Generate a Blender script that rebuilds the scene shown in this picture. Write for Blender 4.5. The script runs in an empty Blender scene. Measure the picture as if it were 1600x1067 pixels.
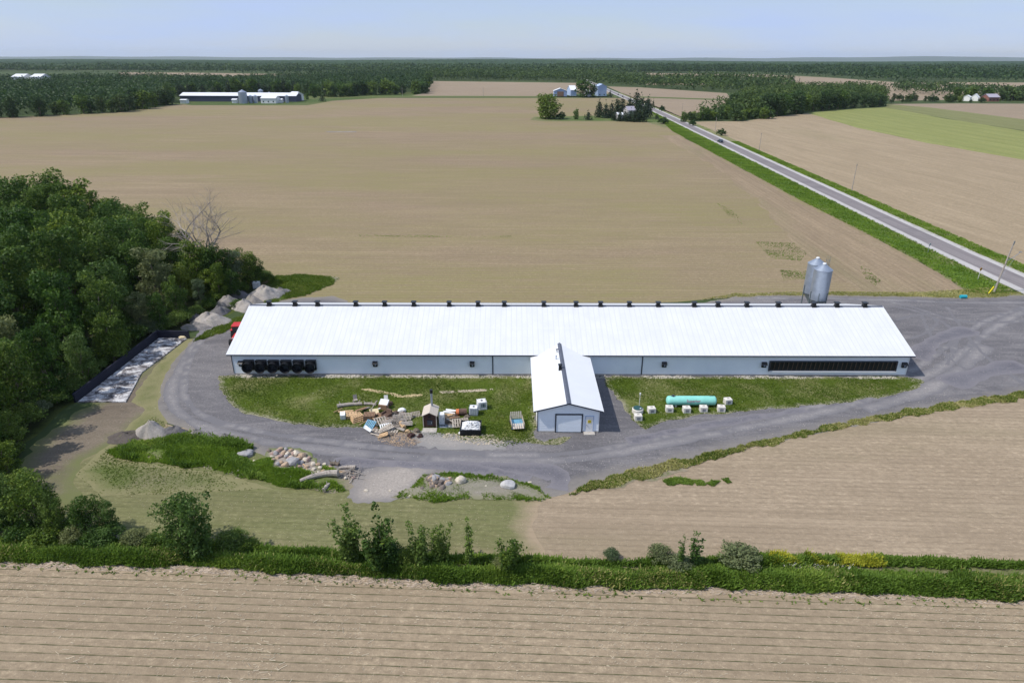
import bpy, bmesh, math, random
import numpy as np
from mathutils import Vector, Matrix
from mathutils.geometry import delaunay_2d_cdt
R=math.radians
sc=bpy.context.scene; COL=sc.collection
# ------------------------------------------------------------------ camera, world, sun, exposure
FPX=1030.0; PITCH=0.4093; ROLL=0.0022; HC=41.0
cam=bpy.data.cameras.new('camera'); co=bpy.data.objects.new('camera',cam); COL.objects.link(co)
cam.sensor_width=36; cam.lens=FPX/1600*36; cam.clip_start=.5; cam.clip_end=60000
co.matrix_world=Matrix.Translation((0,0,HC))@Matrix.Rotation(math.pi/2-PITCH,4,'X')@Matrix.Rotation(ROLL,4,'Z')
sc.camera=co
SUN_EL=R(53); SUN_AZ=R(12)      # light travels toward +x and a little toward +y
w=bpy.data.worlds.new('World'); sc.world=w; w.use_nodes=True
nt=w.node_tree; nt.nodes.clear()
sky=nt.nodes.new('ShaderNodeTexSky'); sky.sky_type='NISHITA'; sky.sun_disc=False
sky.sun_elevation=SUN_EL; sky.sun_rotation=R(-90)-SUN_AZ; sky.altitude=100
sky.air_density=1.0; sky.dust_density=.3; sky.ozone_density=2.0
tc=nt.nodes.new('ShaderNodeTexCoord'); mp=nt.nodes.new('ShaderNodeMapping'); mp.inputs['Scale'].default_value=(1.4,1.4,9)
nz=nt.nodes.new('ShaderNodeTexNoise'); nz.inputs['Scale'].default_value=1.6; nz.inputs['Detail'].default_value=6; nz.inputs['Roughness'].default_value=.55
cr=nt.nodes.new('ShaderNodeValToRGB'); cr.color_ramp.elements[0].position=.40; cr.color_ramp.elements[1].position=.62
cr.color_ramp.elements[0].color=(.55,.55,.55,1); cr.color_ramp.elements[1].color=(.97,.97,.97,1)
mx=nt.nodes.new('ShaderNodeMix'); mx.data_type='RGBA'; mx.inputs[7].default_value=(4.75,5.95,8.7,1)
bg=nt.nodes.new('ShaderNodeBackground'); bg.inputs['Strength'].default_value=.095
ou=nt.nodes.new('ShaderNodeOutputWorld')
L=nt.links.new
L(tc.outputs['Generated'],mp.inputs['Vector']); L(mp.outputs[0],nz.inputs['Vector']); L(nz.outputs['Fac'],cr.inputs[0])
L(cr.outputs[0],mx.inputs[0]); L(sky.outputs[0],mx.inputs[6]); L(mx.outputs[2],bg.inputs[0]); L(bg.outputs[0],ou.inputs[0])
sl=bpy.data.lights.new('sun','SUN'); sl.energy=3.9; sl.angle=R(.55); sl.color=(1,.945,.87)
so=bpy.data.objects.new('sun',sl); COL.objects.link(so)
d=Vector((math.cos(SUN_AZ)*math.cos(SUN_EL),math.sin(SUN_AZ)*math.cos(SUN_EL),-math.sin(SUN_EL)))
so.rotation_euler=d.to_track_quat('-Z','Y').to_euler()
vs=sc.view_settings; vs.view_transform='Standard'; vs.look='None'; vs.exposure=.15; vs.gamma=1

# ------------------------------------------------------------------ helpers
rng=np.random.default_rng(7); rnd=random.Random(5)
CP,SP=math.cos(PITCH),math.sin(PITCH)
def ray(px,py):
    u=px-800; v=py-533.5; c,s=math.cos(ROLL),math.sin(ROLL)
    uu=(c*u+s*v)/FPX; vv=(-s*u+c*v)/FPX
    return uu, CP-vv*SP, -(SP+vv*CP)
def G(px,py,z=0.0):                 # where a sight line meets height z, in metres
    a,b,c=ray(px,py); t=(z-HC)/c
    return (a*t,b*t,z)
def AtY(px,py,Y):
    a,b,c=ray(px,py); t=Y/b
    return (a*t,Y,HC+c*t)
def MPP(Y,z=0): return (Y*CP+(HC-z)*SP)/FPX       # metres per photo pixel at that distance
def prop(o,label=None,cat=None,group=None,kind=None):
    if label: o['label']=label
    if cat: o['category']=cat
    if group: o['group']=group
    if kind: o['kind']=kind
    return o
def empty(name,loc,rz=0,label=None,cat=None,group=None):
    o=bpy.data.objects.new(name,None); COL.objects.link(o); o.location=loc; o.rotation_euler=(0,0,rz); o.empty_display_size=.1
    return prop(o,label,cat,group)
def arrmesh(name,V,F,mat=None,attrs=None,smooth=False):
    V=np.asarray(V,dtype=np.float32); F=np.asarray(F,dtype=np.int32); k=F.shape[1]
    me=bpy.data.meshes.new(name); me.vertices.add(len(V)); me.vertices.foreach_set('co',V.ravel())
    me.loops.add(F.size); me.loops.foreach_set('vertex_index',F.ravel())
    me.polygons.add(len(F)); me.polygons.foreach_set('loop_start',np.arange(0,F.size,k,dtype=np.int32))
    try: me.polygons.foreach_set('loop_total',np.full(len(F),k,dtype=np.int32))
    except Exception: pass
    if attrs:
        for n,(dom,a) in attrs.items():
            at=me.attributes.new(n,'FLOAT',dom); at.data.foreach_set('value',np.asarray(a,dtype=np.float32))
    me.update(); me.validate()
    if smooth: me.polygons.foreach_set('use_smooth',np.ones(len(me.polygons),dtype=bool))
    if mat: me.materials.append(mat)
    return me
def obj(name,me,parent=None,loc=None):
    o=bpy.data.objects.new(name,me); COL.objects.link(o)
    if parent: o.parent=parent
    if loc: o.location=loc
    return o
class MB:                            # collects solids into one mesh
    def __init__(s): s.v=[]; s.f=[]
    def add(s,V,F):
        b=len(s.v); s.v+= [tuple(p) for p in V]; s.f+=[tuple(i+b for i in f) for f in F]; return s
    def box(s,c,sz,rz=0,rx=0,ry=0):
        M=Matrix.Translation(c)@Matrix.Rotation(rz,4,'Z')@Matrix.Rotation(ry,4,'Y')@Matrix.Rotation(rx,4,'X')
        x,y,z=[a/2 for a in sz]
        V=[M@Vector(p) for p in ((-x,-y,-z),(x,-y,-z),(x,y,-z),(-x,y,-z),(-x,-y,z),(x,-y,z),(x,y,z),(-x,y,z))]
        return s.add(V,[(0,3,2,1),(4,5,6,7),(0,1,5,4),(1,2,6,5),(2,3,7,6),(3,0,4,7)])
    def cyl(s,a,b,r0,r1=None,n=12,cap=True):
        r1=r0 if r1 is None else r1; a=Vector(a); b=Vector(b); d=(b-a).normalized()
        q=d.to_track_quat('Z','Y'); V=[];F=[]
        for p,r in ((a,r0),(b,r1)):
            for i in range(n):
                t=2*math.pi*i/n; V.append(p+q@Vector((r*math.cos(t),r*math.sin(t),0)))
        for i in range(n): F.append((i,(i+1)%n,n+(i+1)%n,n+i))
        if cap: F.append(tuple(range(n-1,-1,-1))); F.append(tuple(range(n,2*n)))
        return s.add(V,F)
    def tube(s,pts,rs,n=8):
        for i in range(len(pts)-1): s.cyl(pts[i],pts[i+1],rs[i],rs[i+1],n)
        return s
    def lathe(s,prof,n=24,c=(0,0,0),ax='Z'):
        V=[];F=[]
        for r,z in prof:
            for i in range(n):
                t=2*math.pi*i/n; p=(r*math.cos(t),r*math.sin(t),z)
                if ax=='X': p=(z,r*math.cos(t),r*math.sin(t))
                V.append((p[0]+c[0],p[1]+c[1],p[2]+c[2]))
        for k in range(len(prof)-1):
            for i in range(n):
                j=(i+1)%n; F.append((k*n+i,k*n+j,(k+1)*n+j,(k+1)*n+i))
        F.append(tuple(range(n-1,-1,-1))); F.append(tuple(range((len(prof)-1)*n,len(prof)*n)))
        return s.add(V,F)
    def prism(s,poly,y0,y1):         # poly in (x,z), extruded along y
        n=len(poly); V=[(x,y0,z) for x,z in poly]+[(x,y1,z) for x,z in poly]
        return s.add(V,[tuple(range(n))]+[tuple(range(2*n-1,n-1,-1))]+[(i,i+n,(i+1)%n+n,(i+1)%n) for i in range(n)])
    def prismx(s,poly,x0,x1):        # poly in (y,z), extruded along x
        n=len(poly); V=[(x0,y,z) for y,z in poly]+[(x1,y,z) for y,z in poly]
        return s.add(V,[tuple(range(n))]+[tuple(range(2*n-1,n-1,-1))]+[(i,i+n,(i+1)%n+n,(i+1)%n) for i in range(n)])
    def build(s,name,mat,parent=None,loc=None,bevel=0,smooth=False):
        me=bpy.data.meshes.new(name); me.from_pydata(s.v,[],s.f); me.materials.append(mat)
        bm=bmesh.new(); bm.from_mesh(me)
        if bevel:
            bmesh.ops.remove_doubles(bm,verts=bm.verts,dist=1e-5)
            bmesh.ops.bevel(bm,geom=bm.edges[:],offset=bevel,segments=1,affect='EDGES')
        bmesh.ops.recalc_face_normals(bm,faces=bm.faces); bm.to_mesh(me); bm.free()
        if smooth:
            for p in me.polygons: p.use_smooth=True
            try: me.set_sharp_from_angle(angle=R(35))
            except Exception: pass
        return obj(name,me,parent,loc)
def copy_tree(o,loc,rz=None,scale=None,label=None,group=None,parent=None):
    c=o.copy(); COL.objects.link(c)
    if parent: c.parent=parent
    else:
        c.location=loc
        if rz is not None: c.rotation_euler=(0,0,rz)
        if scale is not None: c.scale=scale if hasattr(scale,'__len__') else (scale,)*3
        if label: c['label']=label
        if group: c['group']=group
    for ch in list(o.children): copy_tree(ch,None,parent=c)
    return c
# ---- materials
class NT:
    def __init__(s,name):
        s.m=bpy.data.materials.new(name); s.m.use_nodes=True; s.t=s.m.node_tree; s.t.nodes.clear()
        s.out=s.n('ShaderNodeOutputMaterial'); s.b=s.n('ShaderNodeBsdfPrincipled'); s.l(s.b.outputs[0],s.out.inputs[0])
        s._pos=None
    def n(s,t,**k):
        x=s.t.nodes.new(t)
        for a,b in k.items(): setattr(x,a,b)
        return x
    def l(s,a,b): s.t.links.new(a,b)
    def pos(s):
        if not s._pos: s._pos=s.n('ShaderNodeNewGeometry').outputs['Position']
        return s._pos
    def objc(s): return s.n('ShaderNodeTexCoord').outputs['Object']
    def map(s,vec,scale=(1,1,1),rot=0,loc=(0,0,0)):
        m=s.n('ShaderNodeMapping'); m.inputs['Scale'].default_value=scale; m.inputs['Rotation'].default_value=(0,0,rot); m.inputs['Location'].default_value=loc
        s.l(vec,m.inputs['Vector']); return m.outputs[0]
    def noise(s,vec,scale,detail=4,rough=.6,dist=0):
        n=s.n('ShaderNodeTexNoise'); n.inputs['Scale'].default_value=scale; n.inputs['Detail'].default_value=detail
        n.inputs['Roughness'].default_value=rough; n.inputs['Distortion'].default_value=dist; s.l(vec,n.inputs['Vector']); return n.outputs['Fac']
    def ramp(s,fac,stops,interp='LINEAR'):
        r=s.n('ShaderNodeValToRGB'); r.color_ramp.interpolation=interp; e=r.color_ramp.elements
        while len(e)<len(stops): e.new(.5)
        for q,(p,c) in zip(e,stops):
            q.position=p; q.color=(c,c,c,1) if not hasattr(c,'__len__') else (*c,1)
        s.l(fac,r.inputs[0]); return r.outputs[0]
    def mix(s,fac,a,b,mode='MIX'):
        m=s.n('ShaderNodeMix',data_type='RGBA',blend_type=mode)
        for i,x in ((0,fac),(6,a),(7,b)):
            if hasattr(x,'is_linked') : s.l(x,m.inputs[i])
            elif i==0: m.inputs[0].default_value=x
            else: m.inputs[i].default_value=(*x,1) if len(x)==3 else x
        return m.outputs[2]
    def math(s,op,a,b=0,clamp=False):
        m=s.n('ShaderNodeMath',operation=op,use_clamp=clamp)
        for i,x in ((0,a),(1,b)):
            if hasattr(x,'is_linked'): s.l(x,m.inputs[i])
            else: m.inputs[i].default_value=x
        return m.outputs[0]
    def attr(s,name): return s.n('ShaderNodeAttribute',attribute_name=name).outputs['Fac']
    def bump(s,h,strength=.3,dist=.1):
        b=s.n('ShaderNodeBump'); b.inputs['Strength'].default_value=strength; b.inputs['Distance'].default_value=dist
        s.l(h,b.inputs['Height']); s.l(b.outputs[0],s.b.inputs['Normal'])
    def fin(s,col,rough=.8,metal=0,spec=.3):
        if hasattr(col,'is_linked'): s.l(col,s.b.inputs['Base Color'])
        else: s.b.inputs['Base Color'].default_value=(*col,1)
        s.b.inputs['Roughness'].default_value=rough; s.b.inputs['Metallic'].default_value=metal
        s.b.inputs['Specular IOR Level'].default_value=spec
        return s.m
def plain(name,c,rough=.6,metal=0,var=.18,scale=3.0,bump=0,spec=.35):
    t=NT(name); v=t.objc(); n=t.noise(v,scale,5,.65)
    k=t.ramp(n,[(.3,[x*(1-var) for x in c]),(.7,[min(1,x*(1+var)) for x in c])])
    if bump: t.bump(t.noise(v,scale*6,4),bump,.03)
    return t.fin(k,rough,metal,spec)
M={}
def mk(n,*a,**k): M[n]=plain(n,*a,**k); return M[n]
mk('white_steel',(.68,.69,.70),.45,var=.03,scale=.4)
mk('dark_trim',(.035,.042,.06),.5); mk('black_plastic',(.012,.013,.016),.35,var=.3)
mk('ridge_metal',(.09,.10,.13),.45); mk('galv',(.33,.375,.44),.42,.6,var=.12,scale=1.5,bump=.1)
mk('galv_dark',(.13,.16,.17),.5,.3); mk('concrete',(.42,.39,.35),.9,var=.2,scale=2,bump=.4)
mk('block',(.62,.59,.53),.9,var=.16,scale=2.2,bump=.4); mk('bark',(.16,.13,.10),.95,var=.4,scale=6,bump=.6)
mk('pale_bark',(.34,.30,.26),.95,var=.35,scale=6,bump=.6); mk('wood_grey',(.38,.33,.27),.9,var=.35,scale=5,bump=.4)
mk('wood_tan',(.50,.34,.19),.85,var=.3,scale=5,bump=.3); mk('wood_brown',(.26,.16,.10),.85,var=.35,scale=5,bump=.3)
mk('blue_paint',(.13,.30,.42),.6,var=.3); mk('white_paint',(.72,.72,.70),.6,var=.1); mk('brown_steel',(.055,.025,.02),.6,var=.3)
mk('shingle',(.50,.44,.37),.9,var=.2,scale=8); mk('grey_pale',(.42,.41,.40),.9,var=.2,scale=3,bump=.5); mk('orange',(.55,.16,.06),.6); mk('red',(.50,.03,.03),.35,var=.1); mk('rubber',(.015,.015,.016),.85)
mk('glass_dark',(.03,.045,.05),.12,spec=.6); mk('white_stuff',(.68,.68,.67),.85,var=.25,scale=5,bump=.4)
mk('yellow',(.75,.62,.02),.5,var=.05); mk('cyan',(.02,.34,.42),.4); mk('dark_barnwall',(.05,.06,.10),.6); mk('grey_roof',(.33,.31,.36),.8)
mk('dull_wall',(.45,.43,.44),.8); mk('brick',(.22,.10,.08),.9); mk('pale_blue',(.36,.45,.62),.6,var=.1); mk('garage_panel',(.78,.83,.88),.5,var=.03)
mk('car_paint',(.02,.025,.05),.2,spec=.7); mk('sign_back',(.45,.47,.48),.5,.4); mk('sign_orange',(.55,.27,.02),.5)
mk('cloth_brown',(.12,.075,.055),.95,var=.3); mk('tank_green',(.02,.07,.07),.5)
mk('yellow_tan',(.62,.52,.33),.9)
mk('rebar',(.10,.07,.05),.8)
def siding():
    t=NT('siding'); v=t.objc(); n=t.noise(v,.5,4); c=t.ramp(n,[(.3,(.74,.78,.83)),(.7,(.80,.84,.88))])
    return t.fin(c,.5,0,.3)
M['siding']=siding()
def roofmat():
    t=NT('ribbed_roof'); v=t.objc(); x=t.n('ShaderNodeSeparateXYZ'); t.l(v,x.inputs[0])
    s=t.math('SINE',t.math('MULTIPLY',x.outputs[0],2*math.pi/.76)); s=t.ramp(s,[(.8,0.0),(.97,1.0)])
    n=t.noise(t.map(v,(.6,.08,1)),1.0,5,.6)
    c=t.ramp(n,[(.3,(.60,.61,.625)),(.7,(.665,.67,.68))]); c=t.mix(s,c,(.57,.58,.595)); t.bump(s,.10,.02)
    return t.fin(c,.42,0,.35)
M['roof']=roofmat()
def tankmat():
    t=NT('turquoise_tank'); v=t.objc(); x=t.n('ShaderNodeSeparateXYZ'); t.l(v,x.inputs[0])
    n=t.noise(v,5,6,.75); d=t.ramp(n,[(.56,0.0),(.68,1.0)])
    e=t.ramp(t.math('ADD',x.outputs[0],3.2),[(.0,1.0),(1.0,0.0)]); d=t.math('MULTIPLY',d,e)
    b=t.ramp(t.noise(v,.8,4),[(.3,(.20,.54,.46)),(.7,(.27,.64,.55))])
    return t.fin(t.mix(d,b,(.42,.44,.38)),.45)
M['tank']=tankmat()
def leafmat(name,a,b,c,transl=.35,pertree=.38):
    t=NT(name); at=t.attr('tone'); col=t.ramp(at,[(0,a),(.55,b),(1,c)])
    oi=t.n('ShaderNodeObjectInfo'); r=t.ramp(oi.outputs['Random'],[(0,(1-pertree,1-pertree*.6,1-pertree)),(.5,(1,1,1)),(1,(1+pertree,1+pertree*.6,1-pertree*.4))])
    col=t.mix(1.0,col,r,'MULTIPLY'); t.fin(col,.6,0,.25)
    tr=t.n('ShaderNodeBsdfTranslucent'); t.l(col,tr.inputs[0]); mxs=t.n('ShaderNodeMixShader'); mxs.inputs[0].default_value=transl
    t.l(t.b.outputs[0],mxs.inputs[1]); t.l(tr.outputs[0],mxs.inputs[2]); t.l(mxs.outputs[0],t.out.inputs[0])
    return t.m
M['leaf']=leafmat('leaf',(.028,.062,.011),(.068,.128,.020),(.18,.26,.045))
M['leaf_light']=leafmat('leaf_light',(.06,.105,.022),(.10,.165,.035),(.17,.25,.06))
M['leaf_grey']=leafmat('leaf_grey',(.09,.12,.06),(.14,.18,.09),(.2,.24,.13))
M['leaf_yellow']=leafmat('leaf_yellow',(.10,.14,.02),(.17,.21,.03),(.24,.28,.05))
M['needle']=leafmat('needle',(.018,.035,.018),(.03,.055,.025),(.05,.08,.035),.15,.15)
M['leaf_far']=leafmat('leaf_far',(.028,.058,.02),(.048,.09,.027),(.095,.15,.045),.3,.3)
M['pale_twig']=plain('pale_twig',(.30,.26,.23),.95)
M['grass']=leafmat('grass_blade',(.07,.12,.010),(.115,.18,.016),(.21,.25,.04),.42,0)
M['weed']=leafmat('weed_blade',(.07,.13,.016),(.14,.235,.030),(.27,.36,.06),.45,0)
M['mound_weed']=leafmat('mound_blade',(.10,.18,.016),(.18,.29,.028),(.30,.40,.06),.5,0)
M['drygrass']=leafmat('dry_blade',(.20,.22,.05),(.32,.31,.10),(.5,.45,.2),.3,0)
M['flower']=leafmat('flower_yellow',(.13,.2,.02),(.35,.36,.03),(.62,.56,.05),.3,0)

# ---- ground sheets
def resample(P,step,jit,closed=True):
    out=[]; P=[Vector(p[:2]) for p in P]; n=len(P)
    for i in range(n):
        a,b=P[i],P[(i+1)%n]; k=max(1,int((b-a).length/step)); nrm=Vector((-(b-a).y,(b-a).x)).normalized() if (b-a).length>0 else Vector((0,0))
        for j in range(k):
            q=a.lerp(b,j/k)
            if jit: q=q+nrm*(rnd.gauss(0,jit)*.6+jit*1.2*math.sin(q.x*.9+q.y*1.3)*math.sin(q.x*.37-q.y*.51+1))
            out.append(q)
    return out
def inpoly(X,Y,P):
    P=np.asarray([(p[0],p[1]) for p in P]); x0,y0=P[:,0],P[:,1]; x1,y1=np.roll(x0,-1),np.roll(y0,-1)
    c=np.zeros(len(X),bool)
    for a,b,cx,cy in zip(x0,y0,x1,y1):
        if b==cy: continue
        m=((b>Y)!=(cy>Y))&(X<(cx-a)*(Y-b)/(cy-b)+a); c^=m
    return c
def edgedist(X,Y,P):
    P=np.asarray([(p[0],p[1]) for p in P]); Q=np.roll(P,-1,0); D=np.full(len(X),1e9)
    for a,b in zip(P,Q):
        ab=b-a; L2=(ab**2).sum()+1e-12; t=np.clip(((X-a[0])*ab[0]+(Y-a[1])*ab[1])/L2,0,1)
        D=np.minimum(D,np.hypot(X-a[0]-t*ab[0],Y-a[1]-t*ab[1]))
    return D
def smooth_poly(P,it=1):
    for _ in range(it):
        Q=[]
        for i in range(len(P)):
            a,b=P[i],P[(i+1)%len(P)]; Q.append((.75*a[0]+.25*b[0],.75*a[1]+.25*b[1])); Q.append((.25*a[0]+.75*b[0],.25*a[1]+.75*b[1]))
        P=Q
    return P
def sheet(name,pts,z,mat,step=2.,jit=0.,grid=3.,sm=0,rise=None,kind='structure',world=False,maxd=4.0):
    P=[(p[0],p[1]) for p in pts] if world else [G(*p)[:2] for p in pts]
    if sm: P=smooth_poly(P,sm)
    B=resample(P,step,jit); n=len(B)
    xs=np.array([b.x for b in B]); ys=np.array([b.y for b in B])
    gx,gy=np.meshgrid(np.arange(xs.min(),xs.max(),grid),np.arange(ys.min(),ys.max(),grid)); gx=gx.ravel()+rng.normal(0,grid*.15,gx.size); gy=gy.ravel()+rng.normal(0,grid*.15,gy.size)
    m=inpoly(gx,gy,B); gx,gy=gx[m],gy[m]; dd=edgedist(gx,gy,B); m=dd>min(grid,step)*.5; gx,gy,dd=gx[m],gy[m],dd[m]
    V=[(b.x,b.y) for b in B]+list(zip(gx.tolist(),gy.tolist()))
    r=delaunay_2d_cdt([Vector(v) for v in V],[(i,(i+1)%n) for i in range(n)],[list(range(n))],1,1e-4)
    vv=np.array([(p[0],p[1]) for p in r[0]]); D=edgedist(vv[:,0],vv[:,1],B)
    Z=np.full(len(vv),z,float)
    if rise: Z+=rise(vv[:,0],vv[:,1],D)
    me=arrmesh(name,np.column_stack([vv,Z]),np.array(r[2]) ,mat,{'edge':('POINT',np.clip(D/maxd,0,1))},smooth=bool(rise))
    o=obj(name,me); prop(o,kind=kind); o['_b']=0; del o['_b']
    return o,[(b.x,b.y) for b in B]
def ffield(X,Y,s=1.):                # cheap smooth pseudo noise, about -1..1
    return (np.sin(X*.31*s+1.3*np.sin(Y*.23*s))+np.sin(Y*.47*s+1.7*np.sin(X*.19*s+2))+np.sin((X+Y)*.83*s+np.sin(X*.6*s)))/3
def soil(*a,edgec=None,edgew=.6,**k):
    global _EC; _EC=(edgec,edgew); return _soil(*a,**k)
def _soil(name,a,b,green,rowdir,rowspace,gscale=.012,gth=.52,rowdark=.25,fine=3.0,gamt=1.0,aniso=.25,tracks=True,green2=None,rowcol=None,rowsharp=.7):
    t=NT(name); p=t.pos(); rot=-rowdir
    pr=t.map(p,(1,1,1),rot)                       # x along the rows
    big=t.noise(t.map(pr,(aniso,1,1)),gscale*2,5,.6); mid=t.noise(t.map(pr,(.3,1,1)),.12,5,.65); fn=t.noise(p,fine,4,.7)
    c=t.ramp(mid,[(.3,a),(.7,b)]); bd=t.noise(t.map(pr,(.5,1,1),0,(90,33,0)),gscale*.8,4,.6); c=t.mix(t.ramp(bd,[(.40,.5),(.58,0.)]),c,[x*.74 for x in a])
    streak=t.noise(t.map(pr,(.03,1.1,1)),1.0,4,.65); c=t.mix(t.ramp(streak,[(.4,0.),(.68,.45)]),c,[x*.72 for x in a]); c2=t.noise(t.map(p,(.7,1.3,1)),1.9,3,.7); c=t.mix(t.ramp(c2,[(.36,.7),(.5,0.)]),c,[x*.66 for x in a]); c=t.mix(t.ramp(c2,[(.54,0.),(.68,.6)]),c,[min(1,x*1.32) for x in b]); cl=t.noise(p,.45,5,.8); c=t.mix(t.ramp(cl,[(.42,.35),(.56,0.)]),c,[x*.70 for x in a]); st2=t.noise(t.map(pr,(.03,.16,1)),1.0,6,.75,.6); c=t.mix(t.ramp(st2,[(.44,0.),(.66,.75)]),c,[x*.74 for x in a]); st3=t.noise(t.map(pr,(.02,.35,1),0,(40,9,0)),1.0,5,.7); c=t.mix(t.ramp(st3,[(.52,0.),(.68,.35)]),c,[min(1,x*1.2) for x in b])
    gm=t.ramp(big,[(gth-.07,0.),(gth+.12,.55*gamt)]); g2=t.noise(t.map(pr,(.15,1,1)),.5,4,.7); gm=t.math('MULTIPLY',gm,t.ramp(g2,[(.3,.3),(.62,1.)]))
    c=t.mix(gm,c,green)
    c=t.mix(t.ramp(fn,[(.35,.0),(.7,.5)]),c,[x*.68 for x in a]); sp=t.noise(p,fine*2.3,2,.5); c=t.mix(t.ramp(sp,[(.68,0.),(.74,.5)]),c,(.62,.55,.43))
    x=t.n('ShaderNodeSeparateXYZ'); t.l(pr,x.inputs[0])
    wob=t.math('MULTIPLY',t.noise(t.map(pr,(.5,.5,1)),.3,2),.12)
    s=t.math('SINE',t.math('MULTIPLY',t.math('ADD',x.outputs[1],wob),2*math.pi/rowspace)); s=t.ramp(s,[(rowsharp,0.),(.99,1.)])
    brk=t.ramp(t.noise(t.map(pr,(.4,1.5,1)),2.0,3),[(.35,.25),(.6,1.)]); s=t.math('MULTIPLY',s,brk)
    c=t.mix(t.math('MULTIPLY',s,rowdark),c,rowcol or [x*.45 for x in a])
    if _EC[0]:
        e=t.math('ADD',t.attr('edge'),t.math('MULTIPLY',t.math('SUBTRACT',t.noise(p,.5,5,.7),.5),.8)); c=t.mix(t.ramp(e,[(.05,1.),(_EC[1],0.)]),c,_EC[0])
    h=t.math('ADD',t.math('MULTIPLY',fn,.7),t.math('MULTIPLY',s,-.5)); t.bump(h,.7,.14)
    return t.fin(c,.95,0,.15)
def gravel(name,a,b,dusty,edgec,edgew=.35):
    t=NT(name); p=t.pos(); big=t.noise(p,.07,5,.6,.6); fn=t.noise(p,3.5,5,.75); tr=t.noise(t.map(p,(.22,1,1),.0),.5,5,.65,1.2)
    c=t.ramp(big,[(.32,a),(.68,b)]); c=t.mix(t.ramp(tr,[(.45,0.),(.75,.55)]),c,dusty)
    c=t.mix(t.ramp(fn,[(.32,.55),(.6,0.)]),c,[x*.6 for x in a]); sp=t.noise(p,7,2,.5); c=t.mix(t.ramp(sp,[(.68,0.),(.75,.6)]),c,(.5,.48,.45))
    e=t.math('ADD',t.attr('edge'),t.math('MULTIPLY',t.math('SUBTRACT',t.noise(p,.7,5,.7),.5),.9))
    c=t.mix(t.ramp(e,[(0.,1.),(edgew,0.)]),c,edgec); t.bump(fn,.5,.06)
    return t.fin(c,.92,0,.2)
def turf(name,a,b,dry,edgec,edgew=.3,dryth=.6,scale=1.):
    t=NT(name); p=t.pos(); big=t.noise(p,.16*scale,5,.65,.5); fn=t.noise(p,4,5,.75); md=t.noise(t.map(p,(.5,1,1)),.6,5,.65)
    c=t.ramp(md,[(.3,a),(.7,b)]); c=t.mix(t.ramp(big,[(dryth-.1,0.),(dryth+.1,.8)]),c,dry)
    c=t.mix(t.ramp(fn,[(.3,.6),(.6,0.)]),c,[x*.45 for x in a])
    e=t.math('ADD',t.attr('edge'),t.math('MULTIPLY',t.math('SUBTRACT',t.noise(p,1.1,5,.7),.5),.8))
    c=t.mix(t.ramp(e,[(0.,1.),(edgew,0.)]),c,edgec); t.bump(fn,.7,.15)
    return t.fin(c,.95,0,.15)
def bladeset(name,P,n,h,wd,mat,parent=None,blades=4,lean=.6,mask=None,z=0.02,label=None,cat=None,kind='stuff',zf=None,tone=None):
    P=np.asarray([(p[0],p[1]) for p in P]); x0,y0=P.min(0); x1,y1=P.max(0); xs=[];ys=[];tot=0
    while tot<n:
        X=rng.uniform(x0,x1,n*2); Y=rng.uniform(y0,y1,n*2); m=inpoly(X,Y,P)
        if mask is not None: m&=mask(X,Y)
        xs.append(X[m]); ys.append(Y[m]); tot+=m.sum()
        if m.sum()==0: break
    X=np.concatenate(xs)[:n]; Y=np.concatenate(ys)[:n]; n=len(X)
    return blades_at(name,X,Y,h,wd,mat,blades,lean,z,label,cat,kind,zf,tone)
def blades_at(name,X,Y,h,wd,mat,blades=4,lean=.6,z=0.02,label=None,cat=None,kind='stuff',zf=None,tone=None):
    n=len(X); k=blades; X=np.repeat(X,k); Y=np.repeat(Y,k); N=n*k
    hh=np.repeat(rng.uniform(h*.4,h*1.25,n)*(1+.4*ffield(X[::k],Y[::k]+3,1.7)),k)*rng.uniform(.6,1.1,N); a=rng.uniform(0,2*np.pi,N); ln=rng.uniform(.1,lean,N)*hh; ww=rng.uniform(.6,1.3,N)*wd/2
    bx=X+rng.normal(0,h*.35,N); by=Y+rng.normal(0,h*.35,N); zb=np.full(N,z) if zf is None else z+zf(bx,by)
    b2=a+rng.uniform(-.9,.9,N)+np.pi/2; px,py=np.cos(b2)*ww,np.sin(b2)*ww; tx,ty=bx+np.cos(a)*ln,by+np.sin(a)*ln
    V=np.stack([np.column_stack([bx-px,by-py,zb]),np.column_stack([bx+px,by+py,zb]),np.column_stack([tx+px*.5,ty+py*.5,zb+hh]),np.column_stack([tx-px*.5,ty-py*.5,zb+hh*.9])],1).reshape(-1,3)
    F=np.arange(4*N).reshape(-1,4)
    t=np.clip(np.repeat(rng.uniform(0,1,n),k)*.35+rng.uniform(0,1,N)*.2+.22+.33*ffield(X,Y,.8)+.18*ffield(X+9,Y,3.1),0,1) if tone is None else tone
    o=obj(name,arrmesh(name,V,F,mat,{'tone':('FACE',t)})); return prop(o,label,cat,kind=kind)
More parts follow.
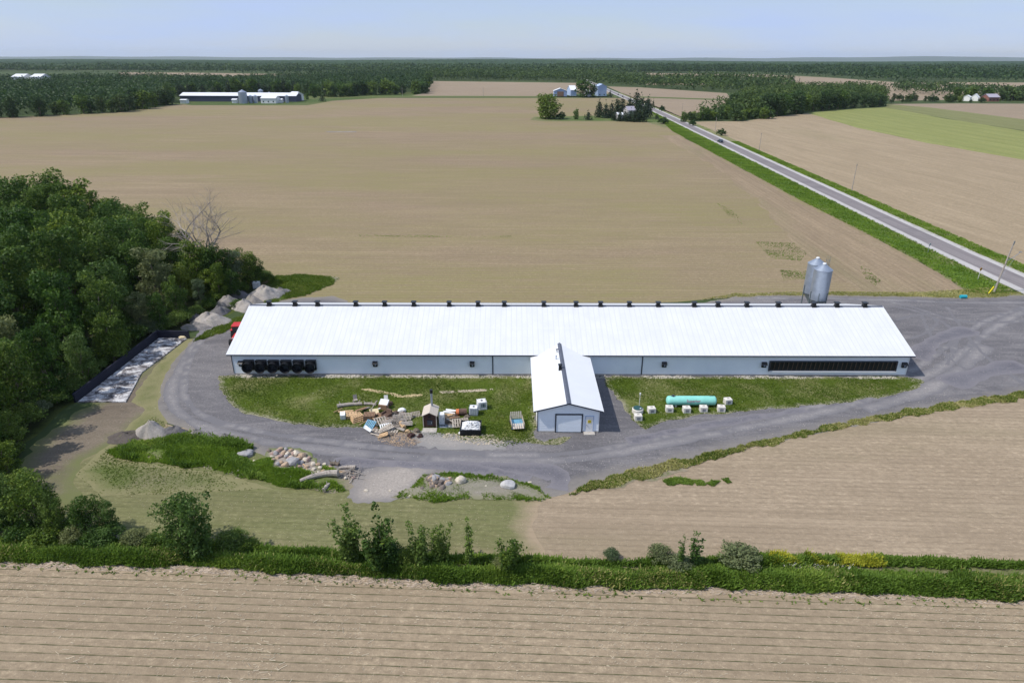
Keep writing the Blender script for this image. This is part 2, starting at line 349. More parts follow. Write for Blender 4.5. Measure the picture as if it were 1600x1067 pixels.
# ------------------------------------------------------------------ the ground and what lies on it
SOIL_A=(.288,.218,.14); SOIL_B=(.345,.264,.170); GREENISH=(.225,.205,.08)
def farfield():
    t=NT('meadow'); p=t.pos(); n=t.noise(p,.004,5,.6); f=t.noise(p,.05,5,.7)
    c=t.ramp(n,[(.35,(.04,.06,.025)),(.5,(.055,.08,.03)),(.62,(.075,.10,.04))]); c=t.mix(t.ramp(f,[(.4,.4),(.6,0.)]),c,(.06,.08,.03))
    return t.fin(c,.95,0,.1)
gm=farfield()
def ZT(y): return 0 if y<4200 else -(y-4200)*.009
_ys=[-200,1500,3000,4200,4600,5200,6000,9000,14000,20000,26000]
me=arrmesh('ground',[(sx_,y_,ZT(y_)) for y_ in _ys for sx_ in (-24000,24000)],[(2*i,2*i+1,2*i+3,2*i+2) for i in range(len(_ys)-1)],gm); prop(obj('ground',me),kind='structure')
ang0=math.atan2(G(500,1003)[1]-G(0,985)[1],G(500,1003)[0]-G(0,985)[0])
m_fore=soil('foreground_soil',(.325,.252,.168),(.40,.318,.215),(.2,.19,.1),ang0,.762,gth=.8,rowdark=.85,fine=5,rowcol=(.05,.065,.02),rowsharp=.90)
m_mid=soil('middle_soil',(.345,.268,.182),(.41,.325,.228),(.165,.165,.07),R(-2),.762,gscale=.02,gth=.55,rowdark=.22,fine=4,gamt=.6)
m_green=soil('greening_soil',(.185,.18,.082),(.26,.235,.125),(.115,.15,.04),R(-3),.762,gscale=.03,gth=.44,rowdark=.25,fine=4,gamt=1.2,edgec=(.315,.245,.165),edgew=.8)
m_back=soil('big_field_soil',SOIL_A,SOIL_B,GREENISH,R(-.5),1.5,gscale=.0075,gth=.45,rowdark=.3,fine=1.6,gamt=1.5,aniso=.35)
m_head=soil('headland_soil',SOIL_A,SOIL_B,(.15,.17,.06),math.atan2(212,8),1.5,gscale=.02,gth=.60,rowdark=.30,fine=1.6,gamt=1.0)
m_right=soil('right_field_soil',(.34,.265,.168),(.41,.322,.215),(.22,.2,.1),math.atan2(200,-25),3.0,gscale=.006,gth=.66,rowdark=.18,fine=1.0)
m_far=soil('far_field_soil',(.31,.24,.165),(.37,.295,.21),(.2,.2,.1),.05,4.0,gscale=.003,gth=.6,rowdark=.1,fine=.5)
m_crop=soil('young_crop',(.25,.265,.085),(.32,.33,.12),(.17,.2,.06),math.atan2(G(1600,235)[1]-G(1300,182)[1],G(1600,235)[0]-G(1300,182)[0]),13.,gscale=.006,gth=.62,rowdark=.5,fine=.7,rowcol=(.15,.18,.055),rowsharp=.5)
m_crop2=soil('dull_crop',(.21,.215,.085),(.26,.255,.12),(.13,.155,.05),math.atan2(G(1600,235)[1]-G(1300,182)[1],G(1600,235)[0]-G(1300,182)[0]),16.,gscale=.006,gth=.5,rowdark=.3,fine=.7)
m_hedge=turf('hedge_turf',(.055,.09,.02),(.08,.12,.03),(.14,.15,.06),(.1,.12,.04),.2)

def fsheet(name,pts,z,mat,**k): return sheet(name,pts,z,mat,**k)
RC=[(100.2,60),(101.2,145),(109,357),(116.7,575),(121.5,835),(128,1100),(134,1400)]
def roadside(off,lo=60,hi=1400):
    out=[]
    for (x,y) in RC:
        if lo<=y<=hi: out.append((x+off,y))
    return out
big=[(-900,73.5),(-44,73.5)]+[G(x,y)[:2] for x,y in ((420,478),(470,474),(1060,474),(1130,466),(1250,460),(1400,459.5),(1500,459))]
verge_w=[G(x,y)[:2] for x,y in ((1512,456),(1480,435),(1430,405),(1330,353),(1250,313),(1180,275),(1100,232),(1050,205))]
fsheet('big_field',[(-420,108),(-44,108)]+big[4:]+verge_w+[G(1040,191)[:2],G(1035,156)[:2],G(960,153.5)[:2],G(560,153.5)[:2],G(480,160)[:2],G(275,164)[:2],G(185,176)[:2],G(0,184)[:2],G(-300,196)[:2]],.012,m_back,step=12,jit=.6,grid=60,world=True)
fsheet('headland',[G(x,y)[:2] for x,y in ((1512,456.4),(1482,437),(1430,408),(1330,357),(1250,317),(1180,279),(1100,236),(1060,212),(1030,212),(1120,262),(1200,330),(1240,385),(1290,430),(1370,458),(1500,458.5))],.018,m_head,step=3,jit=.9,grid=12,world=True)
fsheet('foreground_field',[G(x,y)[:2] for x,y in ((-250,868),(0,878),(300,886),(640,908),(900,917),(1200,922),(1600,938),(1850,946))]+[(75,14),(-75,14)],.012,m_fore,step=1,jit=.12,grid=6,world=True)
fsheet('middle_field',[(820,700),(1000,690),(1250,640),(1700,590),(1900,600),(1900,905),(1600,893),(1000,890),(800,888)],.010,m_mid,step=4,grid=8)
fsheet('greening_field',[(-300,760),(60,735),(240,660),(500,700),(840,740),(846,780),(838,820),(848,860),(840,892),(400,875),(-300,860)],.014,m_green,step=1.2,jit=.35,grid=1.6,maxd=3.)
fsheet('right_field',[(x,y) for x,y in [(107.5,60),(109,145),(116.5,357),(120,455)]]+[G(x,y)[:2] for x,y in ((1075,191),(1110,190),(1160,190),(1200,184),(1262,177),(1340,200),(1450,224),(1600,250),(1900,306))]+[(190,60)],.012,m_right,step=12,jit=.4,grid=50,world=True)
fsheet('green_field',[G(x,y)[:2] for x,y in ((1262,177),(1330,171),(1383,168),(1480,186),(1600,205),(1900,245),(1900,306),(1600,250),(1450,224),(1340,200))],.022,m_crop,step=12,jit=.6,grid=50,world=True)
fsheet('dull_green_field',[G(x,y)[:2] for x,y in ((1383,168),(1386,163),(1450,168),(1600,187),(1900,215),(1900,245),(1600,205),(1480,186))],.022,m_crop2,step=12,jit=.6,grid=50,world=True)
fsheet('tan_field_strip',[G(x,y)[:2] for x,y in ((1386,163),(1500,162),(1900,164),(1900,215),(1600,187),(1450,168))],.02,m_far,step=20,grid=80,world=True)
fsheet('field_beyond_lane',[G(x,y)[:2] for x,y in ((560,150.5),(620,148),(664,146),(664,127),(900,130),(940,136),(960,151.5))],.03,m_far,step=25,grid=90,world=True)
fsheet('field_right_of_road',[G(x,y)[:2] for x,y in ((948,135.5),(1000,137),(1135,146),(1150,160),(1065,184),(1030,170),(990,154))],.03,m_far,step=25,grid=90,world=True)
fsheet('distant_field',[G(x,y)[:2] for x,y in ((1010,114.5),(1200,117),(1300,122),(1400,129),(1600,129.5),(1900,131),(1900,150),(1390,158),(1380,140),(1230,133),(1010,133))],.04,m_far,step=40,grid=150,world=True)
fsheet('distant_left_field',[G(x,y)[:2] for x,y in ((185,113.2),(300,114),(400,115.5),(570,117.2),(565,120),(400,122),(185,122))],.04,m_far,step=40,grid=150,world=True)
fsheet('hedge_strip',[G(x,y)[:2] for x,y in ((480,156),(560,153),(950,153),(950,151),(560,150),(480,149))],.05,m_hedge,step=20,grid=80,world=True)
fsheet('hedge_strip',[G(x,y)[:2] for x,y in ((1000,153),(1135,157.5),(1135,155.5),(1000,151))],.05,m_hedge,step=20,grid=80,world=True)
fsheet('farmyard_grass',[G(x,y)[:2] for x,y in ((540,150),(480,149),(270,155),(262,163),(280,163),(300,165),(480,165),(520,158),(640,151),(660,146.5),(640,144))],.045,m_hedge,step=15,grid=50,world=True)
fsheet('homestead_lawn',[G(x,y)[:2] for x,y in ((828,188),(834,183),(940,181),(1020,175),(1040,184),(1050,196),(1040,200),(1010,191),(950,190),(850,190))],.045,turf('homestead_turf',(.08,.12,.03),(.11,.15,.04),(.2,.19,.09),(.17,.17,.08),.3),step=4,jit=.5,grid=20,world=True)
fsheet('farmhouse_lawn',[G(x,y)[:2] for x,y in ((840,152),(860,148),(940,145),(962,150),(965,152.5))],.05,m_hedge,step=10,grid=30,world=True)
# road
def strip(offs,lo,hi): return [(x+offs[0],y) for x,y in RC if lo<=y<=hi]+[(x+offs[1],y) for x,y in reversed(RC) if lo<=y<=hi]
m_verge=turf('verge_turf',(.065,.12,.016),(.10,.17,.027),(.16,.165,.05),(.2,.19,.09),.35,dryth=.62,scale=.6)
sheet('road_verge',[(x-4.2,y) for x,y in RC if 140<y<=575]+[(x-8.5,y) for x,y in reversed(RC) if 357<=y<=575]+list(reversed(verge_w[:-1]))+[G(1535,460)[:2],G(1600,462)[:2],(95.8,G(1600,458)[1])],.03,m_verge,step=1.5,jit=.3,grid=5,world=True)
sheet('road_verge',[(x+4.2,y) for x,y in RC if y<=835]+[(x+9.0,y) for x,y in reversed(RC) if y<=835],.03,m_verge,step=2,jit=.4,grid=5,world=True)
m_shoulder=gravel('shoulder_gravel',(.42,.40,.385),(.48,.46,.44),(.52,.5,.48),(.3,.29,.24),.12)
sheet('road_shoulder',strip((-4.7,4.4),60,1400),.06,m_shoulder,step=2.5,jit=.06,grid=5,world=True)
ta=NT('asphalt'); pp=ta.map(ta.pos(),(1,1,1),-R(2)); n1=ta.noise(ta.map(pp,(1.4,.02,1)),1.,4,.6); n2=ta.noise(ta.pos(),3.,5,.7); n3=ta.noise(ta.map(pp,(.2,.5,1)),.2,4)
ca=ta.ramp(n1,[(.35,(.175,.155,.155)),(.65,(.245,.22,.215))]); ca=ta.mix(ta.ramp(n2,[(.35,.35),(.6,0.)]),ca,(.12,.11,.11)); ca=ta.mix(ta.ramp(n3,[(.55,0.),(.62,.35)]),ca,(.13,.12,.125))
m_asph=ta.fin(ca,.85,0,.3)
sheet('road',strip((-2.7,2.5),60,1400),.075,m_asph,step=4,jit=.03,grid=6,world=True)
# dashed centre line painted on the asphalt
tl=MB(); 
# yard
def gp(L_): return [G(x,y)[:2] for x,y in L_]
m_grav=gravel('yard_gravel',(.108,.103,.109),(.175,.166,.168),(.31,.29,.28),(.21,.19,.165),.75)
YARD=gp([(1536,462),(1500,463),(1400,461.5),(1300,460.5),(1200,461),(1150,464),(1100,473)])+[(-30,104)]+gp([(545,470),(520,463),(470,465),(440,470),(405,490),(372,503),(340,518),(300,533),(268,562),(246,610),(236,645),(262,662),(310,676),(360,694),(400,706),(440,722),(520,742),(556,752),(575,776),(630,772),(655,752),(700,744),(760,748),(815,757),(850,778),(885,772),(925,754),(1000,737),(1150,702),(1300,672),(1450,644),(1600,618),(1800,590),(1950,520)])+[(99,100),(96.6,106),G(1606,460.5)[:2]]
_,YB=sheet('gravel_yard',YARD,.022,m_grav,step=.8,jit=.16,grid=1.6,world=True,maxd=3.)
m_dirt=gravel('track_dirt',(.13,.105,.078),(.20,.165,.12),(.27,.22,.165),(.13,.14,.055),.7)
sheet('dirt_track',[(20,740),(50,700),(110,650),(190,606),(240,560),(285,528),(322,524),(352,512),(385,496),(400,505),(360,530),(330,560),(318,600),(300,640),(262,650),(232,654),(190,688),(130,718),(118,745),(130,775),(100,790),(60,775)],.017,m_dirt,step=.8,jit=.3,grid=2,maxd=3.)
m_sand=gravel('pale_sand',(.27,.24,.21),(.36,.32,.28),(.43,.39,.34),(.20,.185,.175),.5)
sheet('sand_patch',[(540,778),(548,755),(566,738),(600,728),(650,724),(690,730),(668,745),(650,760),(655,776),(610,784),(560,786)],.030,m_sand,step=.5,jit=.2,grid=1,maxd=3.)
sheet('sand_patch',[(640,672),(690,675),(742,684),(800,692),(790,702),(700,704),(650,698)],.039,gravel('worn_gravel',(.27,.25,.23),(.33,.31,.28),(.38,.35,.31),(.23,.22,.21),.6),step=.5,jit=.2,grid=1,maxd=2.)
m_lawn=turf('lawn_turf',(.065,.10,.010),(.10,.14,.016),(.23,.215,.095),(.27,.25,.17),.30,dryth=.57)
LAWN_L=gp([(342,589),(362,586),(400,588),(830,588)])+[(3.6,82.6)]+gp([(836,684),(850,690),(868,686),(880,681),(895,684),(882,692),(850,696),(800,688),(740,690),(700,684),(640,678),(560,668),(500,667),(430,659),(380,644),(354,626),(341,605)])
LAWN_R=gp([(944,589),(1413,589.5),(1440,594),(1440,604),(1400,617),(1300,631),(1150,644),(1080,650),(1020,664),(1008,672),(990,660),(978,642),(966,620),(948,604)])
_,LLB=sheet('lawn',LAWN_L,.034,m_lawn,step=.6,jit=.18,grid=1.5,world=True,maxd=2.5)
_,LRB=sheet('lawn',LAWN_R,.034,m_lawn,step=.6,jit=.18,grid=1.5,world=True,maxd=2.5)
m_patch=turf('faint_green',(.15,.175,.06),(.19,.20,.08),(.26,.21,.13),(.298,.228,.152),.95,dryth=.5,scale=.5)
m_weedy=turf('weedy_turf',(.06,.105,.014),(.095,.15,.022),(.24,.22,.12),(.25,.21,.15),.45,dryth=.62)
def hill(h,k): return lambda X,Y,D: np.minimum(D*k,h)*(1+.25*ffield(X,Y,2.))
m_mound=turf('mound_turf',(.07,.115,.014),(.105,.16,.022),(.27,.24,.15),(.26,.22,.16),.7,dryth=.53)
MOUND=gp([(168,706),(200,695),(255,690),(300,680),(350,684),(395,700),(385,712),(400,722),(440,712),(470,722),(520,735),(548,748),(556,764),(515,770),(430,757),(330,733),(240,722),(180,714)])
_,MOB=sheet('weedy_bank',MOUND,.026,m_mound,step=.5,jit=.2,grid=.9,world=True,rise=hill(.55,.22),maxd=2.)
PATCH=gp([(612,778),(640,762),(662,744),(700,738),(780,742),(836,758),(858,776),(830,784),(740,780),(660,782)])
ROCKZ=gp([(412,712),(420,702),(455,698),(478,706),(500,728),(512,740),(498,748),(470,738),(440,738),(425,736),(428,722)]); LOGZ=gp([(478,752),(500,745),(530,736),(560,730),(566,750),(545,768),(520,757),(490,758)])
def bankz(X,Y):
    X=np.atleast_1d(np.asarray(X,float));Y=np.atleast_1d(np.asarray(Y,float)); return np.where(inpoly(X,Y,MOB),np.minimum(edgedist(X,Y,MOB)*.22,.55)*(1+.25*ffield(X,Y,2.)),0)
sheet('stony_ground',ROCKZ,.052,gravel('stony',(.27,.23,.19),(.34,.29,.245),(.38,.33,.28),(.11,.14,.04),.4),step=.5,jit=.2,grid=.5,world=True,maxd=1.5,rise=lambda X,Y,D: bankz(X,Y))
_,PAB=sheet('weed_patch',PATCH,.044,gravel('patch_soil',(.22,.20,.165),(.29,.26,.21),(.11,.14,.04),(.20,.19,.12),.6),step=.5,jit=.25,grid=.9,world=True,rise=hill(.15,.1),maxd=2.)
EDGE=gp([(890,774),(925,752),(1000,731),(1080,714),(1150,698),(1300,664),(1450,635),(1600,612),(1800,590),(1800,602),(1600,624),(1450,646),(1300,672),(1150,708),(1060,734),(1000,752),(925,766)])
m_edge=turf('edge_turf',(.085,.125,.022),(.12,.155,.03),(.26,.23,.11),(.28,.24,.16),.5,dryth=.55)
_,EDB=sheet('field_edge_grass',EDGE,.030,m_edge,step=.6,jit=.22,grid=1.2,world=True,maxd=2.)
_,EB2=sheet('field_edge_grass',gp([(1095,469),(1150,459),(1230,457),(1330,456),(1420,457.5),(1500,453),(1545,450),(1600,458),(1560,465),(1500,466),(1400,463.5),(1300,462),(1200,462),(1140,465)]),.031,m_edge,step=.6,jit=.15,grid=1.5,world=True,maxd=2.)
for i,(q,w_) in enumerate([(((1180,378),(1240,380),(1262,396),(1250,408),(1205,404)),1),(((1218,422),(1262,424),(1268,436),(1225,438)),1),(((1342,414),(1358,420),(1376,440),(1368,447),(1350,434)),1),(((1120,318),(1140,326),(1168,352),(1150,350)),1),(((560,367),(700,368),(800,369),(800,371.5),(680,371),(560,370)),1)]):
    bladeset('crop_seedlings',gp(q),[900,430,200,200,330][i],.14,.09,M['weed'],blades=3,lean=1.4,z=.02,label='faint green patch of seedlings in the big tan field, %s'%['nearest the silos on their left','just left of the silos','right of the silos','above the barn roof at right','a thin streak behind the barn roof'][i],cat='seedlings',mask=lambda X,Y: ffield(X,Y,.5)*.6+ffield(Y*2,X*.3,1.)*.5+rng.normal(0,.35,len(X))>.0)
sheet('pale_streak',gp([(508,205.8),(556,205.6),(558,206.8),(512,206.9)]),.022,m_sand,step=3,jit=.2,grid=3,world=True)
BACKG=gp([(300,535),(330,515),(380,492),(395,480),(430,462),(445,450),(415,445),(430,432),(470,429),(532,434),(515,447),(480,461),(440,470),(420,482),(390,500),(350,520)])
_,BGB=sheet('back_grass',BACKG,.033,m_weedy,step=.6,jit=.2,grid=1.5,world=True,maxd=2.)
_BK=[G(*q)[:2] for q in ((-330,285,15),(-150,278,15),(-20,280,15),(60,276,15),(130,288,14),(200,300,13.5),(245,330,12),(300,362,10),(350,380,8),(400,402,6))]
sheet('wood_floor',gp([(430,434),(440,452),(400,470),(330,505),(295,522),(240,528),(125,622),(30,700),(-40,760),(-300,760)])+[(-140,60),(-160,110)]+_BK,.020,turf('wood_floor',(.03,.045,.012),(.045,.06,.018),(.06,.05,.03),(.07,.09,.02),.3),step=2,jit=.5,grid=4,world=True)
sheet('track_grass',[(118,742),(150,712),(200,668),(228,640),(205,628),(222,600),(255,560),(288,532),(302,530),(275,560),(252,598),(246,640),(262,660),(225,690),(168,706),(178,716),(240,726),(330,738),(430,764),(300,770),(160,775)],.024,turf('track_turf',(.10,.13,.035),(.145,.165,.055),(.22,.195,.115),(.215,.20,.10),.6,dryth=.55),step=.8,jit=.12,grid=1.5,maxd=3.)
# the ditch between the fields: two weedy banks with a strip of bare earth between
BANK_N=gp([(-250,846),(0,846),(200,846),(400,856),(600,868),(800,874),(1000,880),(1200,871),(1400,874),(1600,880),(1850,890),(1850,897),(1600,889),(1400,884),(1200,884),(1000,886),(800,884),(600,878),(400,866),(200,855),(-250,853)])
BANK_S=gp([(-250,850),(0,854),(200,860),(400,870),(600,883),(800,888),(1000,891),(1200,892),(1400,898),(1600,906),(1850,916),(1850,944),(1600,936),(1400,929),(1200,920),(900,915),(640,905),(480,895),(300,884),(0,877),(-250,868)])
m_bank=turf('bank_turf',(.045,.085,.014),(.07,.125,.02),(.13,.14,.05),(.10,.12,.04),.2,dryth=.66)
sheet('ditch',gp([(-250,848),(0,849),(400,860),(800,879),(1200,878),(1600,886),(1850,896),(1850,912),(1600,903),(1200,893),(800,890),(400,873),(0,858),(-250,852)]),.020,gravel('ditch_earth',(.30,.24,.19),(.38,.31,.25),(.25,.2,.15),(.12,.13,.05),.3),step=.8,jit=.2,grid=2,world=True)
_,BNB=sheet('ditch_bank',BANK_N,.028,m_bank,step=.7,jit=.15,grid=.9,world=True,rise=hill(.35,.5),maxd=1.5)
_,BSB=sheet('ditch_bank',BANK_S,.030,m_bank,step=.7,jit=.2,grid=1.0,world=True,rise=hill(.55,.35),maxd=1.5)
sheet('trash_line',gp([(-250,864),(0,874),(300,881),(640,902),(900,912),(1200,917),(1600,933),(1850,940),(1850,952),(1600,945),(1200,930),(900,926),(640,917),(300,896),(0,888),(-250,878)]),.018,gravel('residue_soil',(.33,.26,.18),(.40,.32,.235),(.45,.37,.28),(.33,.257,.175),.8),step=.5,jit=.22,grid=1.2,world=True,maxd=1.5)
# tyre tracks worn pale or dark in the yard
def path_poly(pts,wd):
    P=[Vector(G(*p)[:2]) for p in pts]
    for _ in range(2):
        Q=[P[0]]
        for a,b in zip(P,P[1:]): Q+= [a.lerp(b,.25),a.lerp(b,.75)]
        P=Q+[P[-1]]
    Lf=[];Rt=[]
    for i,p in enumerate(P):
        d=(P[min(i+1,len(P)-1)]-P[max(0,i-1)]); n=Vector((-d.y,d.x)).normalized(); k=wd*(.5+.12*math.sin(i*.9))
        Lf.append((p.x+n.x*k,p.y+n.y*k)); Rt.append((p.x-n.x*k,p.y-n.y*k))
    return Lf+Rt[::-1]
m_trk=gravel('pale_track',(.20,.19,.19),(.26,.244,.24),(.36,.335,.31),(.15,.145,.152),.95)
m_trd=gravel('dark_track',(.12,.115,.13),(.16,.155,.17),(.22,.21,.22),(.18,.17,.18),.75)
TR=[([(330,505),(280,570),(262,625),(300,664),(380,684),(480,700),(600,713),(760,722),(900,720),(1050,690),(1200,662),(1340,632),(1450,590),(1510,545),(1570,500),(1620,478)],1.5,0),
([(320,520),(292,570),(282,620),(320,655),(400,675),(500,690),(620,702),(780,712),(900,710),(1050,680),(1200,652),(1330,622),(1420,585),(1480,540),(1540,500),(1600,480)],1.0,0),
([(1540,540),(1500,580),(1440,615),(1350,640)],2.2,0),([(1380,470),(1430,480),(1480,500),(1560,505),(1620,500)],.8,0),([(1400,500),(1440,490),(1470,500),(1450,520),(1420,530)],.6,0),([(1180,466),(1300,466),(1420,470),(1520,474),(1640,472)],1.2,0),([(1250,470),(1380,475),(1450,490),(1500,520),(1480,570)],.7,0),
([(1530,590),(1480,560),(1450,520),(1440,490)],.6,0),([(1600,600),(1540,560),(1500,510),(1480,480)],.6,0),
([(700,735),(800,728),(880,740),(870,765)],2.4,1),([(520,722),(640,724),(760,735),(830,750)],1.6,1),([(1480,600),(1540,580),(1600,570)],3.5,1),([(1430,560),(1460,530),(1520,515)],3.,1),([(980,690),(1060,672),(1160,655),(1260,640)],1.3,1)]
for i,(pts,wd,dk) in enumerate(TR):
    sheet('tyre_track',path_poly(pts,wd),.024+.0009*i,m_trd if dk else m_trk,step=.7,jit=.12,grid=.7,world=True,maxd=max(.5,wd*.5))
sheet('weed_fringe',gp([(905,766),(925,755),(960,745),(1010,735),(1060,728),(1075,735),(1010,752),(950,762)]),.033,m_weedy,step=.5,jit=.25,grid=1,world=True,maxd=1.5)
for i,q in enumerate([((1035,752),(1055,745),(1085,750),(1080,757),(1045,758)),((1085,752),(1095,750),(1102,757),(1090,758)),((1105,756),(1118,750),(1125,752),(1115,759)),((1126,747),(1138,746),(1144,755),(1135,756))]):
    _,wb=sheet('weed_patch',gp(q),.034,m_weedy,step=.4,jit=.15,grid=.7,world=True,maxd=1.); bladeset('patch_weeds',wb,[900,250,250,250][i],.14,.09,M['weed'],blades=3,lean=1.2,z=.03,label='green weed patch in the tan field below the drive, %s from the left'%['first','second','third','fourth'][i],cat='weeds')
# blades, weeds and litter nobody could count
def shrinkz(B,h,k): 
    return lambda X,Y: np.minimum(edgedist(X,Y,B)*k,h)
def lawnmask(th): return lambda X,Y: ffield(X,Y,.9)+rng.normal(0,.35,len(X))>th
bladeset('lawn_grass',LLB,26000,.10,.07,M['grass'],blades=3,lean=1.2,z=.03,label='short green grass on the lawn left of the small gabled building',cat='grass',mask=lawnmask(-.5))
bladeset('lawn_grass',LRB,20000,.10,.07,M['grass'],blades=3,lean=1.2,z=.03,label='short green grass on the lawn around the turquoise tank',cat='grass',mask=lawnmask(-.5))
bladeset('bank_weeds',BSB,62000,.40,.13,M['weed'],blades=4,lean=1.,z=.02,label='thick tall green weeds on the wide near bank of the ditch',cat='weeds',zf=shrinkz(BSB,.55,.35))
bladeset('bank_weeds',BNB,20000,.36,.11,M['weed'],blades=4,lean=1.,z=.02,label='thick dark green weeds on the narrow far bank of the ditch',cat='weeds',zf=shrinkz(BNB,.35,.5))
bladeset('bank_weeds',BSB,6000,.45,.10,M['drygrass'],blades=3,lean=1.,z=.02,label='pale dead stems standing among the weeds of the ditch bank',cat='weeds',zf=shrinkz(BSB,.55,.35),mask=lambda X,Y: ffield(X,Y,1.1)+rng.normal(0,.3,len(X))>.35)
bladeset('mound_weeds',MOB,20000,.24,.10,M['mound_weed'],blades=4,lean=1.,z=.02,label='bright green weeds on the bank below the gravel loop',cat='weeds',zf=shrinkz(MOB,.55,.22),mask=lambda X,Y: (ffield(X,Y,1.6)+.5*ffield(X+3,Y,4)+rng.normal(0,.25,len(X))>-.25)&~inpoly(X,Y,ROCKZ)&~inpoly(X,Y,LOGZ))
bladeset('tall_weeds',gp([(215,697),(255,690),(300,682),(350,688),(385,700),(340,704),(290,702),(240,706),(190,712)]),3600,.50,.12,M['weed'],blades=5,lean=.9,z=.3,label='taller darker weeds along the upper edge of the weedy bank',cat='weeds',mask=lambda X,Y: ffield(X,Y,2.6)+rng.normal(0,.2,len(X))>-.1)
bladeset('tall_weeds',MOB,1800,.45,.12,M['weed'],blades=6,lean=.9,z=.25,label='scattered clumps of taller weeds over the weedy bank',cat='weeds',mask=lambda X,Y: (ffield(X+5,Y,3.2)+rng.normal(0,.1,len(X))>.35)&~inpoly(X,Y,ROCKZ)&~inpoly(X,Y,LOGZ))
bladeset('patch_weeds',PAB,6000,.18,.10,M['mound_weed'],blades=4,lean=1.1,z=.02,label='broken patches of weeds between the two small stone heaps',cat='weeds',mask=lambda X,Y: ffield(X,Y,2.6)+rng.normal(0,.35,len(X))>-.1)
bladeset('field_edge_weeds',EDB,11000,.16,.09,M['drygrass'],blades=3,lean=1.2,z=.03,label='yellowing grass along the lower edge of the gravel drive',cat='grass')
bladeset('field_edge_weeds',EDB,9000,.16,.09,M['grass'],blades=3,lean=1.2,z=.03,label='green grass along the lower edge of the gravel drive',cat='grass',mask=lambda X,Y: (ffield(X,Y,1.3)>-.1)|(X<12))
bladeset('field_edge_weeds',EB2,6000,.16,.09,M['drygrass'],blades=3,lean=1.2,z=.03,label='yellow green grass between the gravel yard and the big field',cat='grass')
bladeset('back_weeds',BGB,9000,.26,.10,M['grass'],blades=4,lean=1.1,z=.03,label='green weeds around the gravel heaps behind the barn',cat='weeds',mask=lawnmask(-.3))
vp=[(95.6,G(1600,458)[1])]+[(x-4.6,y) for x,y in RC if 140<y<=575]+list(reversed(verge_w))+[G(1535,460)[:2]]
bladeset('verge_grass',vp,34000,.28,.16,M['mound_weed'],blades=3,lean=1.,z=.03,label='rough green grass on the near verge of the paved road',cat='grass')
bladeset('verge_grass',[(x+4.5,y) for x,y in RC if y<=357]+[(x+8.8,y) for x,y in reversed(RC) if y<=357],16000,.28,.14,M['mound_weed'],blades=3,lean=1.,z=.03,label='rough green grass on the far verge of the paved road',cat='grass')
bladeset('trackside_grass',gp([(118,742),(200,680),(240,650),(262,662),(300,690),(240,724),(330,736),(430,764),(300,770),(160,775)]),2600,.09,.07,M['grass'],blades=3,lean=1.2,z=.02,label='thin grass beside the dirt track at lower left',cat='grass',mask=lawnmask(.1))
# yellow flowers on the far bank
fx=G(1205,878)[0]; fx2=G(1378,881)[0]
bladeset('yellow_wildflowers',gp([(1200,870),(1290,871),(1375,875),(1378,886),(1290,884),(1205,881)]),2300,.36,.08,M['flower'],blades=4,lean=1.,z=.2,label='yellow wildflowers in bloom on the far bank of the ditch',cat='wildflowers',mask=lambda X,Y: ffield(X,Y,2.)>-.35)
bladeset('white_wildflowers',gp([(1215,884),(1260,884),(1330,887),(1330,894),(1260,893),(1215,890)]),60,.22,.05,M['block'],blades=3,lean=1.,z=.25,label='sparse white wildflowers in the middle of the ditch',cat='wildflowers')
# straw and stubble litter on the near field and bare ground
def litter(name,P,n,l,wd,mat,label,cat='straw litter',mask=None,z=.03):
    P=np.asarray([(p[0],p[1]) for p in P]); x0,y0=P.min(0);x1,y1=P.max(0); X=rng.uniform(x0,x1,n*3);Y=rng.uniform(y0,y1,n*3); m=inpoly(X,Y,P)
    if mask is not None: m&=mask(X,Y)
    X=X[m][:n];Y=Y[m][:n]; n=len(X); a=np.where(rng.uniform(0,1,n)<.6,rng.normal(0,.35,n),rng.uniform(0,3.14,n)); ll=l*rng.uniform(.3,1.4,n)/2; w2=wd*rng.uniform(.5,1.2,n)/2
    ca,sa=np.cos(a),np.sin(a); z0=z+rng.uniform(0,.03,n); z1=z+rng.uniform(0,.08,n)
    V=np.stack([np.column_stack([X-ca*ll+sa*w2,Y-sa*ll-ca*w2,z0]),np.column_stack([X+ca*ll+sa*w2,Y+sa*ll-ca*w2,z1]),np.column_stack([X+ca*ll-sa*w2,Y+sa*ll+ca*w2,z1+.02]),np.column_stack([X-ca*ll-sa*w2,Y-sa*ll+ca*w2,z0+.02])],1).reshape(-1,3)
    prop(obj(name,arrmesh(name,V,np.arange(4*n).reshape(-1,4),mat)),label,cat,kind='stuff')
FORE=gp([(-60,872),(500,900),(1100,925),(1700,945)])+[(48,26),(-48,26)]
m_dim=plain('dim_straw',(.40,.33,.23),.9,var=.2,scale=1.); m_straw=plain('straw',(.47,.40,.29),.9,var=.25,scale=1.)
litter('straw_litter',FORE,7000,.17,.024,m_straw,'pale bits of straw scattered over the near ploughed field',mask=lambda X,Y: ffield(X,Y,.7)+rng.normal(0,.5,len(X))>.25)
litter('straw_litter',FORE,1500,.42,.035,m_straw,'long stalks of straw lying in the left part of the near field',mask=lambda X,Y:(X<-8)&(ffield(X,Y,.6)+rng.normal(0,.3,len(X))>.35))
litter('stalk_litter',gp([(-60,868),(300,884),(640,905),(900,914),(1200,919),(1700,936),(1700,950),(1200,930),(900,926),(640,917),(300,896),(-60,884)]),9000,.32,.035,plain('stalk',(.42,.34,.26),.9,var=.4,scale=1.),'dead stalks and litter along the top edge of the near field','dead stalks')
bladeset('seedling_weeds',gp([(-60,872),(300,890),(900,920),(1700,942),(1700,955),(900,935),(300,902),(-60,890)]),330,.16,.09,M['weed'],blades=6,lean=1.2,label='small weeds along the top edge of the near field',cat='weeds',z=.02)
